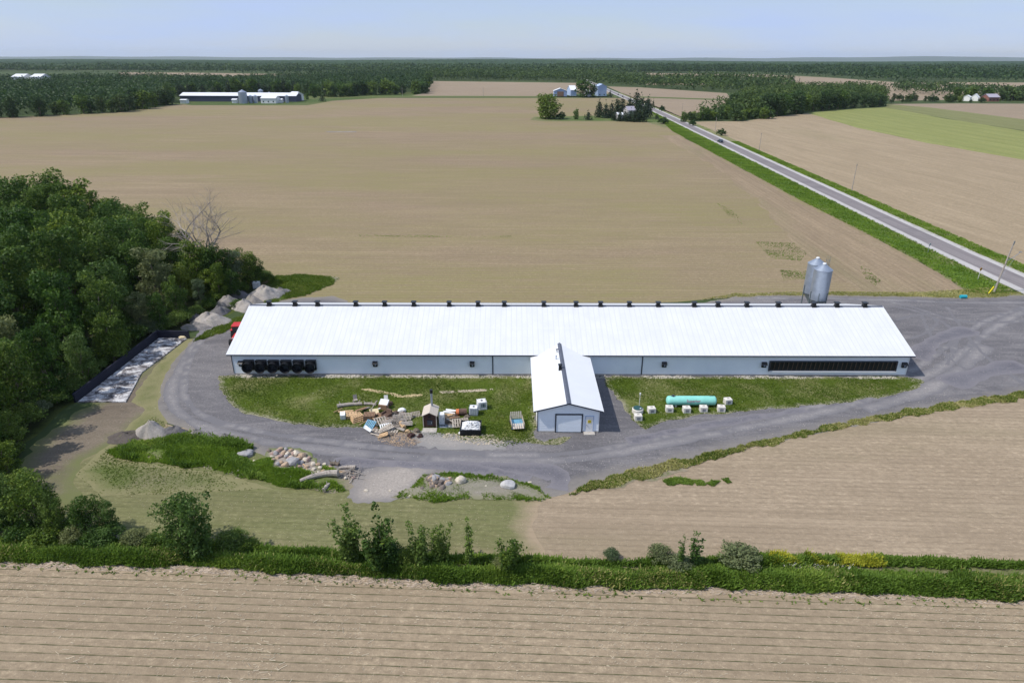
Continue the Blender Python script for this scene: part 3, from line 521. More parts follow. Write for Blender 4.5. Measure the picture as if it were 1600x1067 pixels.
litter('crop_residue',gp([(860,790),(1100,735),(1600,640),(1700,640),(1700,880),(1000,875),(860,870)]),900,.09,.025,m_dim,'pale specks of straw over the tan field right of centre')
litter('crop_residue',gp([(200,745),(560,790),(860,790),(850,868),(400,850),(200,835)]),700,.09,.025,m_dim,'pale specks of straw over the greenish field left of centre')
litter('wood_chips',gp([(585,680),(650,672),(660,690),(640,700),(596,694)]),900,.13,.06,plain('chips',(.36,.26,.17),.9,var=.5,scale=1.3),'orange brown wood chips in front of the pallets','wood chips',mask=lambda X,Y: ffield(X,Y,2.4)+rng.normal(0,.5,len(X))>0)
litter('wood_chips',gp([(700,676),(770,680),(790,694),(740,696),(690,684)]),500,.16,.07,m_straw,'pale wood chips in front of the dark rubble bin','wood chips')
litter('straw_trail',gp([(560,605),(600,612),(630,618),(660,616),(660,619),(625,622),(590,614),(558,608)]),900,.2,.09,plain('dryhay',(.5,.40,.22),.9),'thin trail of dry yellow hay across the left lawn','dry hay',mask=lambda X,Y: ffield(X,Y,3.)+rng.normal(0,.2,len(X))>.1)
litter('straw_trail',gp([(685,612),(770,608),(770,611),(690,615)]),500,.2,.09,m_straw,'short trail of dry hay on the lawn behind the white crates','dry hay',mask=lambda X,Y: ffield(X,Y,3.)+rng.normal(0,.2,len(X))>.1)
bladeset('yard_weeds',gp([(760,650),(800,640),(830,690),(780,700),(755,690)]),700,.12,.09,M['grass'],blades=4,lean=1.2,label='sparse weeds on the bare ground beside the rubble bin',cat='weeds',z=.03)
# pale stones and crushed rock against the foot of the barn wall
# ------------------------------------------------------------------ the long barn
BX0,BX1,BY,BH,BW,BS=-38.75,54.9,82.7,3.35,9.9,.335
OV,OE=.5,.45
def boards(mb,x0,x1,z0,z1,y,step=.235,lip=.028,clip=None):
    z=z0
    while z<z1-.01:
        t=min(z+step,z1); a,b=(x0,x1) if clip is None else clip(z); c,d=(x0,x1) if clip is None else clip(t)
        if b-a>.02:
            mb.add([(a,y-lip,z),(b,y-lip,z),(d,y-.002,t),(c,y-.002,t),(a,y,z),(b,y,z)],[(0,1,2,3),(0,4,5,1)])
        z=t
barn=empty('barn',((BX0+BX1)/2,BY,0),0,'very long low poultry barn with white metal roof and grey white siding','barn')
bl=(BX1-BX0)/2; RZ=BH+BW*BS
foundation=MB().box((0,BW,.11),(2*bl+.08,2*BW+.08,.22)).build('foundation',M['concrete'],barn)
wl=MB(); wl.prismx([(0,.22),(2*BW,.22),(2*BW,BH),(BW,RZ-.12),(0,BH)],-bl,bl); boards(wl,-bl,bl,.24,BH-.02,-.004); wl.build('wall',M['siding'],barn)
def slope(mb,x0,x1,ya,za,yb,zb,th=.09):
    n=Vector((0,za-zb,yb-ya)).normalized()
    if n.z<0: n=-n
    a,b=Vector((0,ya,za)),Vector((0,yb,zb)); V=[]
    for x in (x0,x1):
        for p in (a,b,b+n*th,a+n*th): V.append((x,p.y,p.z))
    mb.add(V,[(0,1,2,3),(7,6,5,4),(0,4,5,1),(1,5,6,2),(2,6,7,3),(3,7,4,0)])
rf=MB(); X0,X1=-bl-OE,bl+OE
slope(rf,X0,X1,-OV,BH-OV*BS,BW,RZ); slope(rf,X0,X1,2*BW+OV,BH-OV*BS,BW,RZ); rf.build('roof',M['roof'],barn)
MB().box((0,BW*.49,BH+BW*.49*BS+.097),(X1-X0-.02,.07,.012),rx=math.atan(BS)).build('roof_seam',M['white_steel'],barn)
MB().box((0,-OV-.05,BH-OV*BS+.03),(X1-X0,.10,.15)).build('gutter',M['dark_trim'],barn)
MB().box((0,2*BW+OV+.05,BH-OV*BS+.03),(X1-X0,.10,.15)).build('gutter',M['dark_trim'],barn)
rc=MB(); rc.add([(X0,BW-.33,RZ-.33*BS+.115),(X1,BW-.33,RZ-.33*BS+.115),(X1,BW,RZ+.125),(X0,BW,RZ+.125),(X0,BW+.33,RZ-.33*BS+.115),(X1,BW+.33,RZ-.33*BS+.115)],[(0,1,2,3),(3,2,5,4)]); rc.build('ridge_cap',M['ridge_metal'],barn)
for x in (X0-.03,X1+.03):
    v=MB(); v.add([(x-.03,-OV,BH-OV*BS-.08),(x-.03,BW,RZ-.08),(x-.03,BW,RZ+.1),(x-.03,-OV,BH-OV*BS+.1),(x+.03,-OV,BH-OV*BS-.08),(x+.03,BW,RZ-.08),(x+.03,BW,RZ+.1),(x+.03,-OV,BH-OV*BS+.1)],[(0,1,2,3),(4,5,6,7),(3,2,6,7),(0,1,5,4),(0,3,7,4)])
    v.add([(x-.03,2*BW+OV,BH-OV*BS-.08),(x-.03,BW,RZ-.08),(x-.03,BW,RZ+.1),(x-.03,2*BW+OV,BH-OV*BS+.1),(x+.03,2*BW+OV,BH-OV*BS-.08),(x+.03,BW,RZ-.08),(x+.03,BW,RZ+.1),(x+.03,2*BW+OV,BH-OV*BS+.1)],[(0,1,2,3),(4,5,6,7),(3,2,6,7),(0,1,5,4),(0,3,7,4)])
    v.build('rake_trim',M['white_steel'],barn)
CXB=(BX0+BX1)/2
for px in (770,1003):
    x=AtY(px,572,BY)[0]-CXB; MB().box((x,-.06,1.6),(.14,.10,2.85)).build('downpipe',M['dark_trim'],barn)
for x in (-bl-.02,bl+.02): MB().box((x,-.02,1.75),(.10,.10,3.0)).build('corner_trim',M['dark_trim'] if x<0 else M['white_steel'],barn)
# ridge chimneys
cm=MB(); cm.box((0,0,.30),(.52,.52,.60)); cm.box((0,0,.66),(.74,.74,.12)); cm.box((0,-.02,.10),(.66,.66,.22)); cm.box((.34,-.1,.2),(.14,.28,.10))
RVX=[421.6,461.9,497,556.6,601.6,647,702,747,788,849.6,899.7,938,982.8,1027.8,1084,1121,1166,1215,1270.5,1306.5,1350]
first=None
for i,px in enumerate(RVX):
    x=AtY(px,478,BY+BW)[0]-CXB
    if first is None: first=cm.build('ridge_vent',M['black_plastic'],barn,(x,BW-.12,RZ-.02))
    else:
        c=first.copy(); COL.objects.link(c); c.location=(x,BW-.12,RZ-.02)
# six big exhaust fans with cones
fx0=AtY(391,574,BY)[0]-CXB; fx1=AtY(487.5,574,BY)[0]-CXB
def bigfan():
    h=MB(); h.box((0,-.24,0),(1.42,.46,1.42)); h.box((0,-.5,.66),(1.46,.10,.14)); H=h.build('fan_housing',M['black_plastic'],barn)
    c=MB(); n=24; V=[];F=[]
    for r,y,z in ((.62,-.47,0),(.74,-1.12,-.16),(.69,-1.12,-.16),(.58,-.52,0)):
        for i in range(n): t=2*math.pi*i/n; V.append((r*math.cos(t),y,z+r*math.sin(t)))
    for k in range(3):
        for i in range(n): F.append((k*n+i,k*n+(i+1)%n,(k+1)*n+(i+1)%n,(k+1)*n+i))
    c.add(V,F); C=c.build('cone',M['black_plastic'],H,smooth=True)
    g=MB()
    for r in (.2,.38,.55):
        pts=[(r*math.cos(t),-.56,r*math.sin(t)) for t in np.linspace(0,2*math.pi,17)]; g.tube(pts,[.012]*17,4)
    for k in range(6):
        t=k*math.pi/3; g.box((.3*math.cos(t),-.52,.3*math.sin(t)),(.56,.02,.16),ry=-t)
    g.cyl((0,-.62,0),(0,-.46,0),.09,n=10); g.build('fan_blades',M['dark_trim'],H)
    return H
F0=bigfan(); F0.location=(fx0,0,1.62)
for k in range(1,6):
    c=copy_tree(F0,None,parent=barn); c.location=(fx0+(fx1-fx0)*k/5,0,1.62)
# small wall fans
def wallfan():
    h=MB(); h.box((0,-.14,0),(.62,.28,.74)); h.add([(-.34,-.28,.40),(.34,-.28,.40),(.34,-.62,.12),(-.34,-.62,.12),(-.34,-.0,.40),(.34,-.0,.40),(-.34,-.28,-.1),(.34,-.28,-.1)],[(0,1,2,3),(4,5,1,0),(0,3,6),(1,2,7)])
    H=h.build('wall_fan',M['black_plastic'],barn); MB().box((.05,-.30,-.06),(.2,.04,.22)).build('shutter',M['pale_blue'],H); return H
W0=wallfan(); wx=[(378,572),(587,573),(738,573),(1037,573),(1192.5,573),(1411,573)]
for i,(px,py) in enumerate(wx):
    c=W0 if i==0 else copy_tree(W0,None,parent=barn); c.location=(AtY(px,py,BY)[0]-CXB,-.01,1.75)
for yy in (1.4,4.4):
    c=copy_tree(W0,None,parent=barn); c.location=(-bl-.01,yy,1.6); c.rotation_euler=(0,0,-math.pi/2)
# tunnel inlet
ix0=AtY(1202,575,BY)[0]-CXB; ix1=AtY(1398,575,BY)[0]-CXB; iz0,iz1=.82,2.22; ic=(ix0+ix1)/2
inl=MB().box((ic,-.035,(iz0+iz1)/2),(ix1-ix0,.03,iz1-iz0)).build('air_inlet',M['black_plastic'],barn)
b=MB()
for k in range(29):
    x=ix0+(ix1-ix0)*k/28; b.box((x,-.16,(iz0+iz1)/2),(.07,.05,iz1-iz0-.04),rx=.13)
b.build('inlet_bars',M['rebar'],inl)
fr=MB(); fr.box((ic,-.13,iz1+.05),(ix1-ix0+.3,.22,.12)); fr.box((ix0-.09,-.13,(iz0+iz1)/2),(.12,.22,iz1-iz0-.01)); fr.box((ix1+.09,-.13,(iz0+iz1)/2),(.12,.22,iz1-iz0-.01)); fr.build('inlet_frame',M['dark_trim'],inl)
MB().box((ic,-.17,iz0-.06),(ix1-ix0+.3,.34,.09)).build('inlet_sill',M['white_steel'],inl)
# ------------------------------------------------------------------ small service building
SX0,SX1,SL,SH,SS=3.03,10.22,15.2,3.05,.262
sb=empty('service_building',((SX0+SX1)/2,BY-SL,0),0,'small white gabled building with garage door joined to the long barn','outbuilding')
sw=(SX1-SX0)/2; SZ=SH+sw*SS
MB().box((0,SL/2-.03,.09),(2*sw+.06,SL,.18)).build('foundation',M['concrete'],sb)
ws=MB(); ws.prism([(-sw,.18),(sw,.18),(sw,SH),(0,SZ-.06),(-sw,SH)],0,SL-.05)
def clipg(z):
    if z<=SH: return (-sw,sw)
    h=max(0,(SZ-.06-z)/(SZ-.06-SH)*sw); return (-h,h)
boards(ws,0,0,.20,SZ-.07,-.004,clip=clipg); ws.build('wall',M['siding'],sb)
for sgn in (-1,1):
    a=MB(); so_=.45; ye=.35
    # one slope, running back over the barn roof
    yb=SL+(SH-so_*SS-BH)/BS; yr=SL+(SZ-BH)/BS+.15; yv=SL-OV+.15
    th=.08; e=(sgn*(sw+so_),SH-so_*SS); r=(0,SZ)
    V=[(e[0],-ye,e[1]),(0,-ye,SZ),(0,yr,SZ),(e[0],yv,e[1])]; V2=[(x,y,z+th) for x,y,z in V]
    a.add(V+V2,[(0,1,2,3),(4,5,6,7),(0,1,5,4),(1,2,6,5),(2,3,7,6),(3,0,4,7)]); a.build('roof_slope',M['white_steel'],sb)
    t=MB(); t.add([(0,-ye-.05,SZ+.10),(e[0],-ye-.05,e[1]+.10),(e[0],-ye-.05,e[1]-.06),(0,-ye-.05,SZ-.06),(0,-ye-.003,SZ+.10),(e[0],-ye-.003,e[1]+.10),(e[0],-ye-.003,e[1]-.06),(0,-ye-.003,SZ-.06)],[(0,1,2,3),(7,6,5,4),(0,1,5,4),(1,2,6,5),(2,3,7,6)])
    t.build('rake_trim',M['dark_trim'],sb)
    MB().box((sgn*(sw+so_+.03),(yv-ye)/2,e[1]+.02),(.05,yv+ye-.02,.12)).build('gutter',M['white_steel'],sb)
rc=MB(); rc.add([(-.28,-.36,SZ-.28*SS+.10),(-.28,yr-.2,SZ-.28*SS+.10),(0,yr,SZ+.13),(0,-.36,SZ+.13),(.28,-.36,SZ-.28*SS+.10),(.28,yr-.2,SZ-.28*SS+.10)],[(0,1,2,3),(3,2,5,4)]); rc.build('ridge_cap',M['ridge_metal'],sb)
MB().box((-sw-.012,-.02,1.6),(.1,.08,2.84)).build('corner_trim',M['dark_trim'],sb)
MB().box((sw+.012,-.02,1.6),(.1,.08,2.84)).build('corner_trim',M['white_steel'],sb)
gx0=AtY(868.5,680,BY-SL)[0]-sb.location.x; gx1=AtY(907.5,680,BY-SL)[0]-sb.location.x; gw=gx1-gx0; gc=(gx0+gx1)/2
gd=MB()
for k in range(4): gd.box((gc,-.05,.09+.575*(k+.5)),(gw-.02,.05,.563))
gd=gd.build('garage_door',M['garage_panel'],sb)
f=MB(); f.box((gc,-.07,2.45),(gw+.3,.12,.14)); f.box((gx0-.08,-.07,1.19),(.13,.12,2.38)); f.box((gx1+.08,-.07,1.19),(.13,.12,2.38)); f.build('door_frame',M['dark_trim'],gd)
MB().box((gc,-.09,.06),(gw,.06,.06)).build('door_seal',M['rubber'],gd)
dx0=AtY(914,681,BY-SL)[0]-sb.location.x; dw=.86; dc=dx0+dw/2
dr=MB().box((dc,-.06,1.16),(dw,.05,2.05)).build('door',M['white_steel'],sb)
f=MB(); f.box((dc,-.05,2.22),(dw+.16,.09,.07)); f.box((dc-dw/2-.045,-.05,1.16),(.07,.09,2.05)); f.box((dc+dw/2+.045,-.05,1.16),(.07,.09,2.05)); f.build('door_frame',M['pale_blue'],dr)
sg=MB().box((dc,-.095,1.52),(.40,.02,.40)).build('sign',M['yellow'],dr)
f=MB(); f.box((dc-.07,-.108,1.52),(.08,.01,.26)); f.box((dc+.07,-.108,1.58),(.10,.01,.10)); f.box((dc+.08,-.108,1.45),(.12,.01,.06)); f.build('sign_print',M['brick'],sg)
MB().box((dc-.33,-.12,1.08),(.07,.09,.10)).build('handle',M['galv'],dr)
MB().box((dc,-.40,.075),(1.3,.7,.14)).build('step',M['concrete'],sb)
rv=MB(); rv.box((0,0,.22),(.36,.36,.6)); rv.box((0,0,.56),(.5,.5,.10)); rv.box((-.02,-.42,.03),(.4,.3,.28)); rv.build('roof_vent',M['black_plastic'],sb,(-.42,SL*.60,SZ-.02))
pv=MB(); pv.cyl((0,0,-.2),(0,0,.5),.07); pv.cyl((0,0,.5),(0,0,.62),.12,.05); pv.build('vent_pipe',M['galv'],sb,(-.75,SL*.80,SZ-.15))
pv=MB(); pv.cyl((0,0,-.2),(0,0,.45),.06); pv.box((0,0,.48),(.34,.16,.10),rz=.3); pv.build('vent_pipe',M['ridge_metal'],sb,(-.5,SL*.94,SZ-.1))
# pale crushed stone at the foot of the barn wall
mm=plain('crushed_stone',(.43,.40,.35),.9,var=.3,scale=4)
def stones(name,P,n,s,mat,label,mask=None,cat='crushed stone'):
    P=np.asarray([(p[0],p[1]) for p in P]); x0,y0=P.min(0);x1,y1=P.max(0); X=rng.uniform(x0,x1,n*4);Y=rng.uniform(y0,y1,n*4); m=inpoly(X,Y,P)
    if mask is not None: m&=mask(X,Y)
    X=X[m][:n];Y=Y[m][:n]; n=len(X); o=np.array([(1,0,0),(-.5,.87,0),(-.5,-.87,0),(.1,.1,.8)]); V=[]
    sc_=s*rng.uniform(.4,1.4,n); a=rng.uniform(0,6.28,n); ca,sa=np.cos(a),np.sin(a)
    V=np.stack([np.column_stack([X+sc_*(ca*p[0]-sa*p[1]),Y+sc_*(sa*p[0]+ca*p[1]),np.full(n,.03)+sc_*p[2]]) for p in o],1).reshape(-1,3)
    b=np.arange(n)[:,None]*4; F=np.concatenate([b+np.array([[0,1,3]]),b+np.array([[1,2,3]]),b+np.array([[2,0,3]])])
    prop(obj(name,arrmesh(name,V,F,mat)),label,cat,kind='stuff')
stones('crushed_stone',[(BX0+.3,BY-1.0),(BX0+.3,BY-.1),(SX0-.3,BY-.1),(SX0-.3,BY-1.0)],1800,.10,mm,'pale crushed stone along the foot of the barn wall, left of the small building',mask=lambda X,Y: ffield(X,Y,2.2)+rng.normal(0,.3,len(X))>-.1)
stones('crushed_stone',[(SX1+.5,BY-1.0),(SX1+.5,BY-.1),(BX1-.3,BY-.1),(BX1-.3,BY-1.0)],1300,.10,mm,'pale crushed stone along the foot of the barn wall, right of the small building',mask=lambda X,Y: ffield(X,Y,2.2)+rng.normal(0,.3,len(X))>.2)
stones('yard_stones',[(px_,py_) for px_,py_ in YB],5000,.045,mm,'loose pale stones scattered over the gravel yard',cat='loose stones',mask=lambda X,Y: ffield(X,Y,.8)+rng.normal(0,.4,len(X))>0)
# ------------------------------------------------------------------ feed silos behind the barn
def silo(x,Y,label,ladder):
    s=empty('feed_silo',(x,Y,0),0,label,'silo','pair of feed silos behind the barn')
    r=1.42; zb=3.2; zt=8.35
    b=MB(); prof=[]
    k=0
    z=zb
    while z<zt:
        prof+= [(r,z),(r+.022,z+.10)]; z+=.22
    prof.append((r,zt)); b.lathe(prof,28); b.build('body',M['galv'],s,smooth=True)
    c=MB().lathe([(r+.06,zt),(r+.05,zt+.06),(.28,zt+.92),(.28,zt+1.0),(.05,zt+1.08)],28).build('roof',M['galv'],s)
    MB().cyl((0,0,zt+1.0),(0,0,zt+1.14),.32,.25,14).build('lid',M['white_steel'],c)
    MB().lathe([(.18,1.1),(.2,1.25),(r-.02,zb)],24).build('hopper',M['galv_dark'],s,smooth=True)
    for i in range(6):
        t=i*math.pi/3+.3; q=(math.cos(t)*(r+.06),math.sin(t)*(r+.06)); MB().box((q[0],q[1],2.3),(.12,.10,4.6),rz=t).build('leg',M['galv_dark'],s)
    MB().tube([(0,0,1.1),(0,-.5,.8),(0,-2.2,2.0)],[.12]*3,8).build('auger_tube',M['galv'],s)
    if ladder:
        l=MB(); lx=r+.12
        for yy in (-.22,.22): l.box((lx,yy,5.3),(.04,.04,8.9))
        for z in np.arange(1.,9.7,.3): l.box((lx,0,z),(.03,.44,.03))
        l.build('ladder',M['galv_dark'],s)
        g=MB()
        for z in np.arange(3.2,10.2,.7):
            pts=[(lx+.28+.32*math.cos(t),.32*math.sin(t),z) for t in np.linspace(0,2*math.pi,13)]; g.tube(pts,[.016]*13,4)
        for t in (-1.2,-.4,.4,1.2): g.box((lx+.28+.32*math.cos(t),.32*math.sin(t),6.7),(.025,.025,7.0))
        g.build('ladder_cage',M['galv_dark'],s)
    s.rotation_euler=(0,0,R(50))
    rr=MB()
    for k in range(8):
        t=.2; a=k/8; q=r*(1-a)+.25*a; rr.box((q*math.cos(t),q*math.sin(t)+0,zt+.14+.86*a),(.04,.5,.04))
    rr.cyl((r,-.2,zt+.12),(.3,-.2,zt+1.0),.02,n=5); rr.cyl((r,.35,zt+.12),(.3,.35,zt+1.0),.02,n=5); rr.build('roof_ladder',M['galv_dark'],s)
    return s
sx=AtY(1282,446,105.6)[0]
silo(sx,105.6,'corrugated steel feed silo with caged ladder, the nearer one of the pair behind the barn',True)
silo(AtY(1273,430,109.0)[0],109.0,'corrugated steel feed silo, the one partly hidden behind its twin',False)
prop(MB().box((sx-.2,107.2,.10),(8.0,8.2,.16)).build('concrete_pad',M['concrete']),'concrete pad under the two steel feed silos','concrete pad')
# ------------------------------------------------------------------ turquoise tank, concrete blocks, tank lid
tx,ty,_=G(1079,634); tk=empty('storage_tank',(tx,ty,0),0,'long turquoise horizontal gas tank lying on the lawn behind concrete blocks','tank')
hl=3.2; rr_=.60; pf=[]
for t in np.linspace(0,math.pi/2,7): pf.append((max(.01,rr_*math.sin(t)),-hl+.34*(1-math.cos(t))))
pf+= [(rr_,z) for z in np.linspace(-hl+.8,hl-.8,5)]
for t in np.linspace(math.pi/2,0,7): pf.append((max(.01,rr_*math.sin(t)),hl-.34*(1-math.cos(t))))
body=MB().lathe(pf,30,(0,0,.78),'X').build('tank_body',M['tank'],tk,smooth=True)
for x in (-2.0,2.0): MB().box((x,0,.17),(.24,.95,.34)).build('saddle',M['concrete'],tk)
MB().cyl((-2.35,0,1.3),(-2.35,0,1.52),.16,n=14).build('valve_cover',M['dark_trim'],tk)
q=MB(); q.tube([(-2.6,-.05,1.34),(-2.6,-.05,1.52),(-2.1,-.05,1.52),(-2.1,-.05,1.34)],[.025]*4,6); q.build('lifting_lug',M['dark_trim'],tk)
q=MB(); q.tube([(2.3,0,1.34),(2.3,0,1.47),(2.7,0,1.47),(2.7,0,1.30)],[.025]*4,6); q.build('lifting_lug',M['dark_trim'],tk)
# lettering, faint and wine red, wrapped on the near side of the shell
cu=bpy.data.curves.new('lettering','FONT'); cu.body='Superior'; cu.size=.50; cu.align_x='CENTER'; cu.align_y='CENTER'; cu.extrude=.002; cu.resolution_u=3; cu.offset=.008
tmp=bpy.data.objects.new('lettering',cu); COL.objects.link(tmp); dg=bpy.context.evaluated_depsgraph_get(); me=bpy.data.meshes.new_from_object(tmp.evaluated_get(dg)); bpy.data.objects.remove(tmp)
bm=bmesh.new(); bm.from_mesh(me); bmesh.ops.subdivide_edges(bm,edges=[e for e in bm.edges if e.calc_length()>.12],cuts=2)
for v in bm.verts:
    a=R(20)+v.co.y/rr_; off=rr_+.006+v.co.z; v.co=Vector((v.co.x+.15,-off*math.cos(a),.78+off*math.sin(a)))
bm.to_mesh(me); bm.free(); me.materials.append(plain('wine_letters',(.30,.10,.16),.6)); obj('lettering',me,tk)
q=MB()
for a in (R(50),): q.box((.15,-(rr_+.006)*math.cos(a),.78+(rr_+.006)*math.sin(a)),(.9,.005,.03),rx=R(-40))
def block():
    b=empty('concrete_block',(0,0,0),0,'x','concrete block','concrete blocks around the turquoise tank')
    m=MB(); w_,d_,h_=.92,.78,.72; m.box((0,0,h_/2),(w_,d_,h_)); m.build('block_body',M['block'],b,bevel=.035)
    f=MB(); f.box((0,-d_/2-.002,.36),(.42,.02,.34)); f.build('recess',plain('recess_grey',(.22,.22,.23),.9),b)
    q=MB(); q.tube([(-.12,0,.72),(-.1,0,.80),(.1,0,.80),(.12,0,.72)],[.018]*4,5); q.build('lifting_loop',M['rebar'],b); return b
bl0=block(); BL=[(997.5,658,.05,'weathered concrete block in front of the round manhole, leftmost of all'),(1018.5,646.5,.12,'concrete block alone on the grass between the manhole and the tank'),(1046.5,645,-.08,'concrete block in front of the left end of the turquoise tank'),(1073.4,646,.03,'concrete block with a pinkish top in front of the tank middle'),(1099.8,645,-.03,'concrete block in front of the right part of the turquoise tank'),(1127.7,644.5,-.1,'concrete block at the front right corner of the turquoise tank'),(1138,633,.15,'concrete block behind and right of the tank, farthest from the drive')]
for i,(px,py,rz,lb) in enumerate(BL):
    x,y,_=G(px,py)
    if i==0: bl0.location=(x,y+.39,0); bl0.rotation_euler=(0,0,rz); bl0['label']=lb
    else: copy_tree(bl0,(x,y+.39,0),rz,(1,.95+.1*rnd.random(),.95+.12*rnd.random()),lb)
x,y,_=G(996,644); mh=empty('manhole',(x,y,0),0,'round white concrete manhole with dark green lid beside the concrete blocks','manhole')
MB().lathe([(.70,0),(.70,.5),(.62,.58)],24).build('concrete_ring',M['block'],mh); MB().lathe([(.58,.585),(.56,.66),(.30,.74),(.05,.76)],24).build('lid',M['tank_green'],mh)
MB().box((.2,-.25,.70),(.35,.2,.05)).build('hatch',M['white_paint'],mh)
x,y,_=G(998.5,637); vp_=empty('marker_pole',(x,y,0),0,'thin white pole with a small cap standing behind the manhole','pole'); MB().cyl((0,0,0),(0,0,1.9),.03,n=8).build('pole',M['white_paint'],vp_); MB().cyl((0,0,1.88),(0,0,2.12),.09,n=10).build('cap',M['white_paint'],vp_)
# ------------------------------------------------------------------ wood furnace, bin, crates and junk left of the small building
x,y,_=G(672,669); fu=empty('wood_furnace',(x,y+1.1,0),0,'dark brown outdoor wood furnace with pale gabled roof and tall chimney','furnace')
w_,d_,h_=1.55,2.0,1.75
m=MB(); m.prism([(-w_/2,0.12),(w_/2,.12),(w_/2,h_),(0,h_+.36),(-w_/2,h_)],-d_/2,d_/2); m.build('body',M['brown_steel'],fu)
for sg_ in (-1,1):
    m=MB(); e=sg_*(w_/2+.16); m.add([(0,-d_/2-.2,h_+.44),(e,-d_/2-.2,h_-.03),(e,d_/2+.2,h_-.03),(0,d_/2+.2,h_+.44),(0,-d_/2-.2,h_+.37),(e,-d_/2-.2,h_-.10),(e,d_/2+.2,h_-.10),(0,d_/2+.2,h_+.37)],[(0,1,2,3),(7,6,5,4),(0,1,5,4),(1,2,6,5),(2,3,7,6),(3,0,4,7)]); m.build('roof_slope',M['shingle'],fu)
    MB().box((sg_*(w_/2+.01),-d_/2-.01,.95),(.09,.09,1.66)).build('corner_trim',M['shingle'],fu)
dd_=MB().box((0,-d_/2-.03,.75),(.62,.06,.62)).build('fire_door',M['dark_trim'],fu); MB().box((.22,-d_/2-.09,.75),(.05,.06,.2)).build('handle',M['galv'],dd_)
MB().box((0,-d_/2-.02,1.5),(.36,.03,.34)).build('vent',M['black_plastic'],fu)
ch=MB().cyl((.12,d_/2-.35,h_),(.12,d_/2-.35,h_+2.1),.13,n=14).build('chimney',M['galv'],fu); MB().cyl((.12,d_/2-.35,h_+2.1),(.12,d_/2-.35,h_+2.55),.19,n=14).build('chimney_cap',M['black_plastic'],ch)
x,y,_=G(671,674); prop(MB().box((x,y+.2,.05),(1.7,1.0,.07)).build('furnace_pad',M['concrete']),'pale concrete pad in front of the wood furnace door','concrete pad')
x,y,_=G(699,668); prop(MB().box((x-.1,y+1.,.045),(1.9,2.2,.06)).build('concrete_slab',plain('bluish_slab',(.26,.28,.33),.9,scale=2)),'bluish grey concrete slab between furnace and junk heap','concrete slab')
x,y,_=G(690,664); m=empty('discarded_freezer',(x,y+.4,0),.05,'white upright appliance standing right of the wood furnace','appliance')
MB().box((0,0,.72),(.68,.7,1.42)).build('cabinet',M['white_paint'],m,bevel=.02); MB().box((0,-.37,.74),(.64,.05,1.3)).build('door',M['white_steel'],m,bevel=.01); MB().box((.25,-.42,.9),(.04,.04,.4)).build('handle',M['galv'],m)
# dark bin of white rubble
x,y,_=G(735,681); bn=empty('waste_bin',(x,y+1.1,0),0,'dark open bin heaped with white rubble','bin')
m=MB()
for c,s_ in (((0,-1.1,.42),(2.45,.07,.84)),((0,1.1,.42),(2.45,.07,.84)),((-1.19,0,.42),(.07,2.13,.84)),((1.19,0,.42),(.07,2.13,.84)),((0,0,.05),(2.3,2.1,.06))): m.box(c,s_)
for k in range(5): m.box((-1.0+.5*k,-1.155,.42),(.06,.04,.8))
m.build('bin_body',M['black_plastic'],bn); MB().box((0,-1.16,.82),(2.5,.06,.07)).build('rim',M['dark_trim'],bn)
def rocksoup(name,n,fx_,s,mat,par=None):
    V=[];F=[]; ico=[(0,0,1),(.894,0,.447),(.276,.851,.447),(-.724,.526,.447),(-.724,-.526,.447),(.276,-.851,.447),(.724,.526,-.447),(-.276,.851,-.447),(-.894,0,-.447),(-.276,-.851,-.447),(.724,-.526,-.447),(0,0,-1)]
    fc=[(0,1,2),(0,2,3),(0,3,4),(0,4,5),(0,5,1),(1,6,2),(2,7,3),(3,8,4),(4,9,5),(5,10,1),(6,7,2),(7,8,3),(8,9,4),(9,10,5),(10,6,1),(6,11,7),(7,11,8),(8,11,9),(9,11,10),(10,11,6)]
    for i in range(n):
        c=fx_(); q=s*rnd.uniform(.5,1.3); sx_,sy_,sz_=q*rnd.uniform(.6,1.4),q*rnd.uniform(.6,1.2),q*rnd.uniform(.4,.9); b=len(V)
        for p in ico: k=rnd.uniform(.8,1.15); V.append((c[0]+p[0]*sx_*k,c[1]+p[1]*sy_*k,c[2]+p[2]*sz_*k))
        F+=[tuple(j+b for j in f) for f in fc]
    m=MB(); m.v=V; m.f=F; return m.build(name,mat,par)
def hp():
    a,b=rnd.uniform(-1,1),rnd.uniform(-1,1); return (x+a*1.05,y+1.1+b*.95,  .62+.62*(1-max(abs(a),abs(b))**1.5)*rnd.uniform(.6,1.1))
rb=rocksoup('white_rubble',800,hp,.105,M['white_stuff']); prop(rb,'white broken rubble heaped in the dark bin','rubble',kind='stuff')
def ibc(px,py,rz,label,op,s=1.):
    x,y,_=G(px,py); t=empty('white_crate',(x,y+.5*s,0),rz,label,'crate'); t.scale=(s,s,s)
    m=MB(); 
    m.box((0,.02,.62),(1.05,.96,1.0)); m.build('tank_shell',M['white_paint'],t,bevel=.06)
    MB().cyl((0,0,1.12),(0,0,1.19),.14,n=14).build('lid',M['dark_trim'],t)
    g=MB()
    for z in (.2,.5,.8,1.1):
        for a,b in (((0,-.50,z),(1.14,.03,.03)),((0,.52,z),(1.14,.03,.03)),((-.56,0,z),(.03,1.0,.03)),((.56,0,z),(.03,1.0,.03))): g.box(a,b)
    for k in range(5):
        xx=-.56+.28*k; g.box((xx,-.52,.65),(.03,.03,1.0)); g.box((xx,.54,.65),(.03,.03,1.0))
    g.box((0,0,.07),(1.12,1.02,.12)); g.build('cage',M['galv'] if not op else M['white_paint'],t)
    if op: MB().box((.12,-.505,.66),(.55,.03,.5)).build('opening',plain('dull_green',(.10,.14,.14),.8),t)
    return t
ibc(752.5,641,.25,'white plastic tote with dark square opening, standing farthest back',True,1.0)
ibc(740,650,-.06,'white plastic tote with a round cap just behind the rubble bin',False,.95)
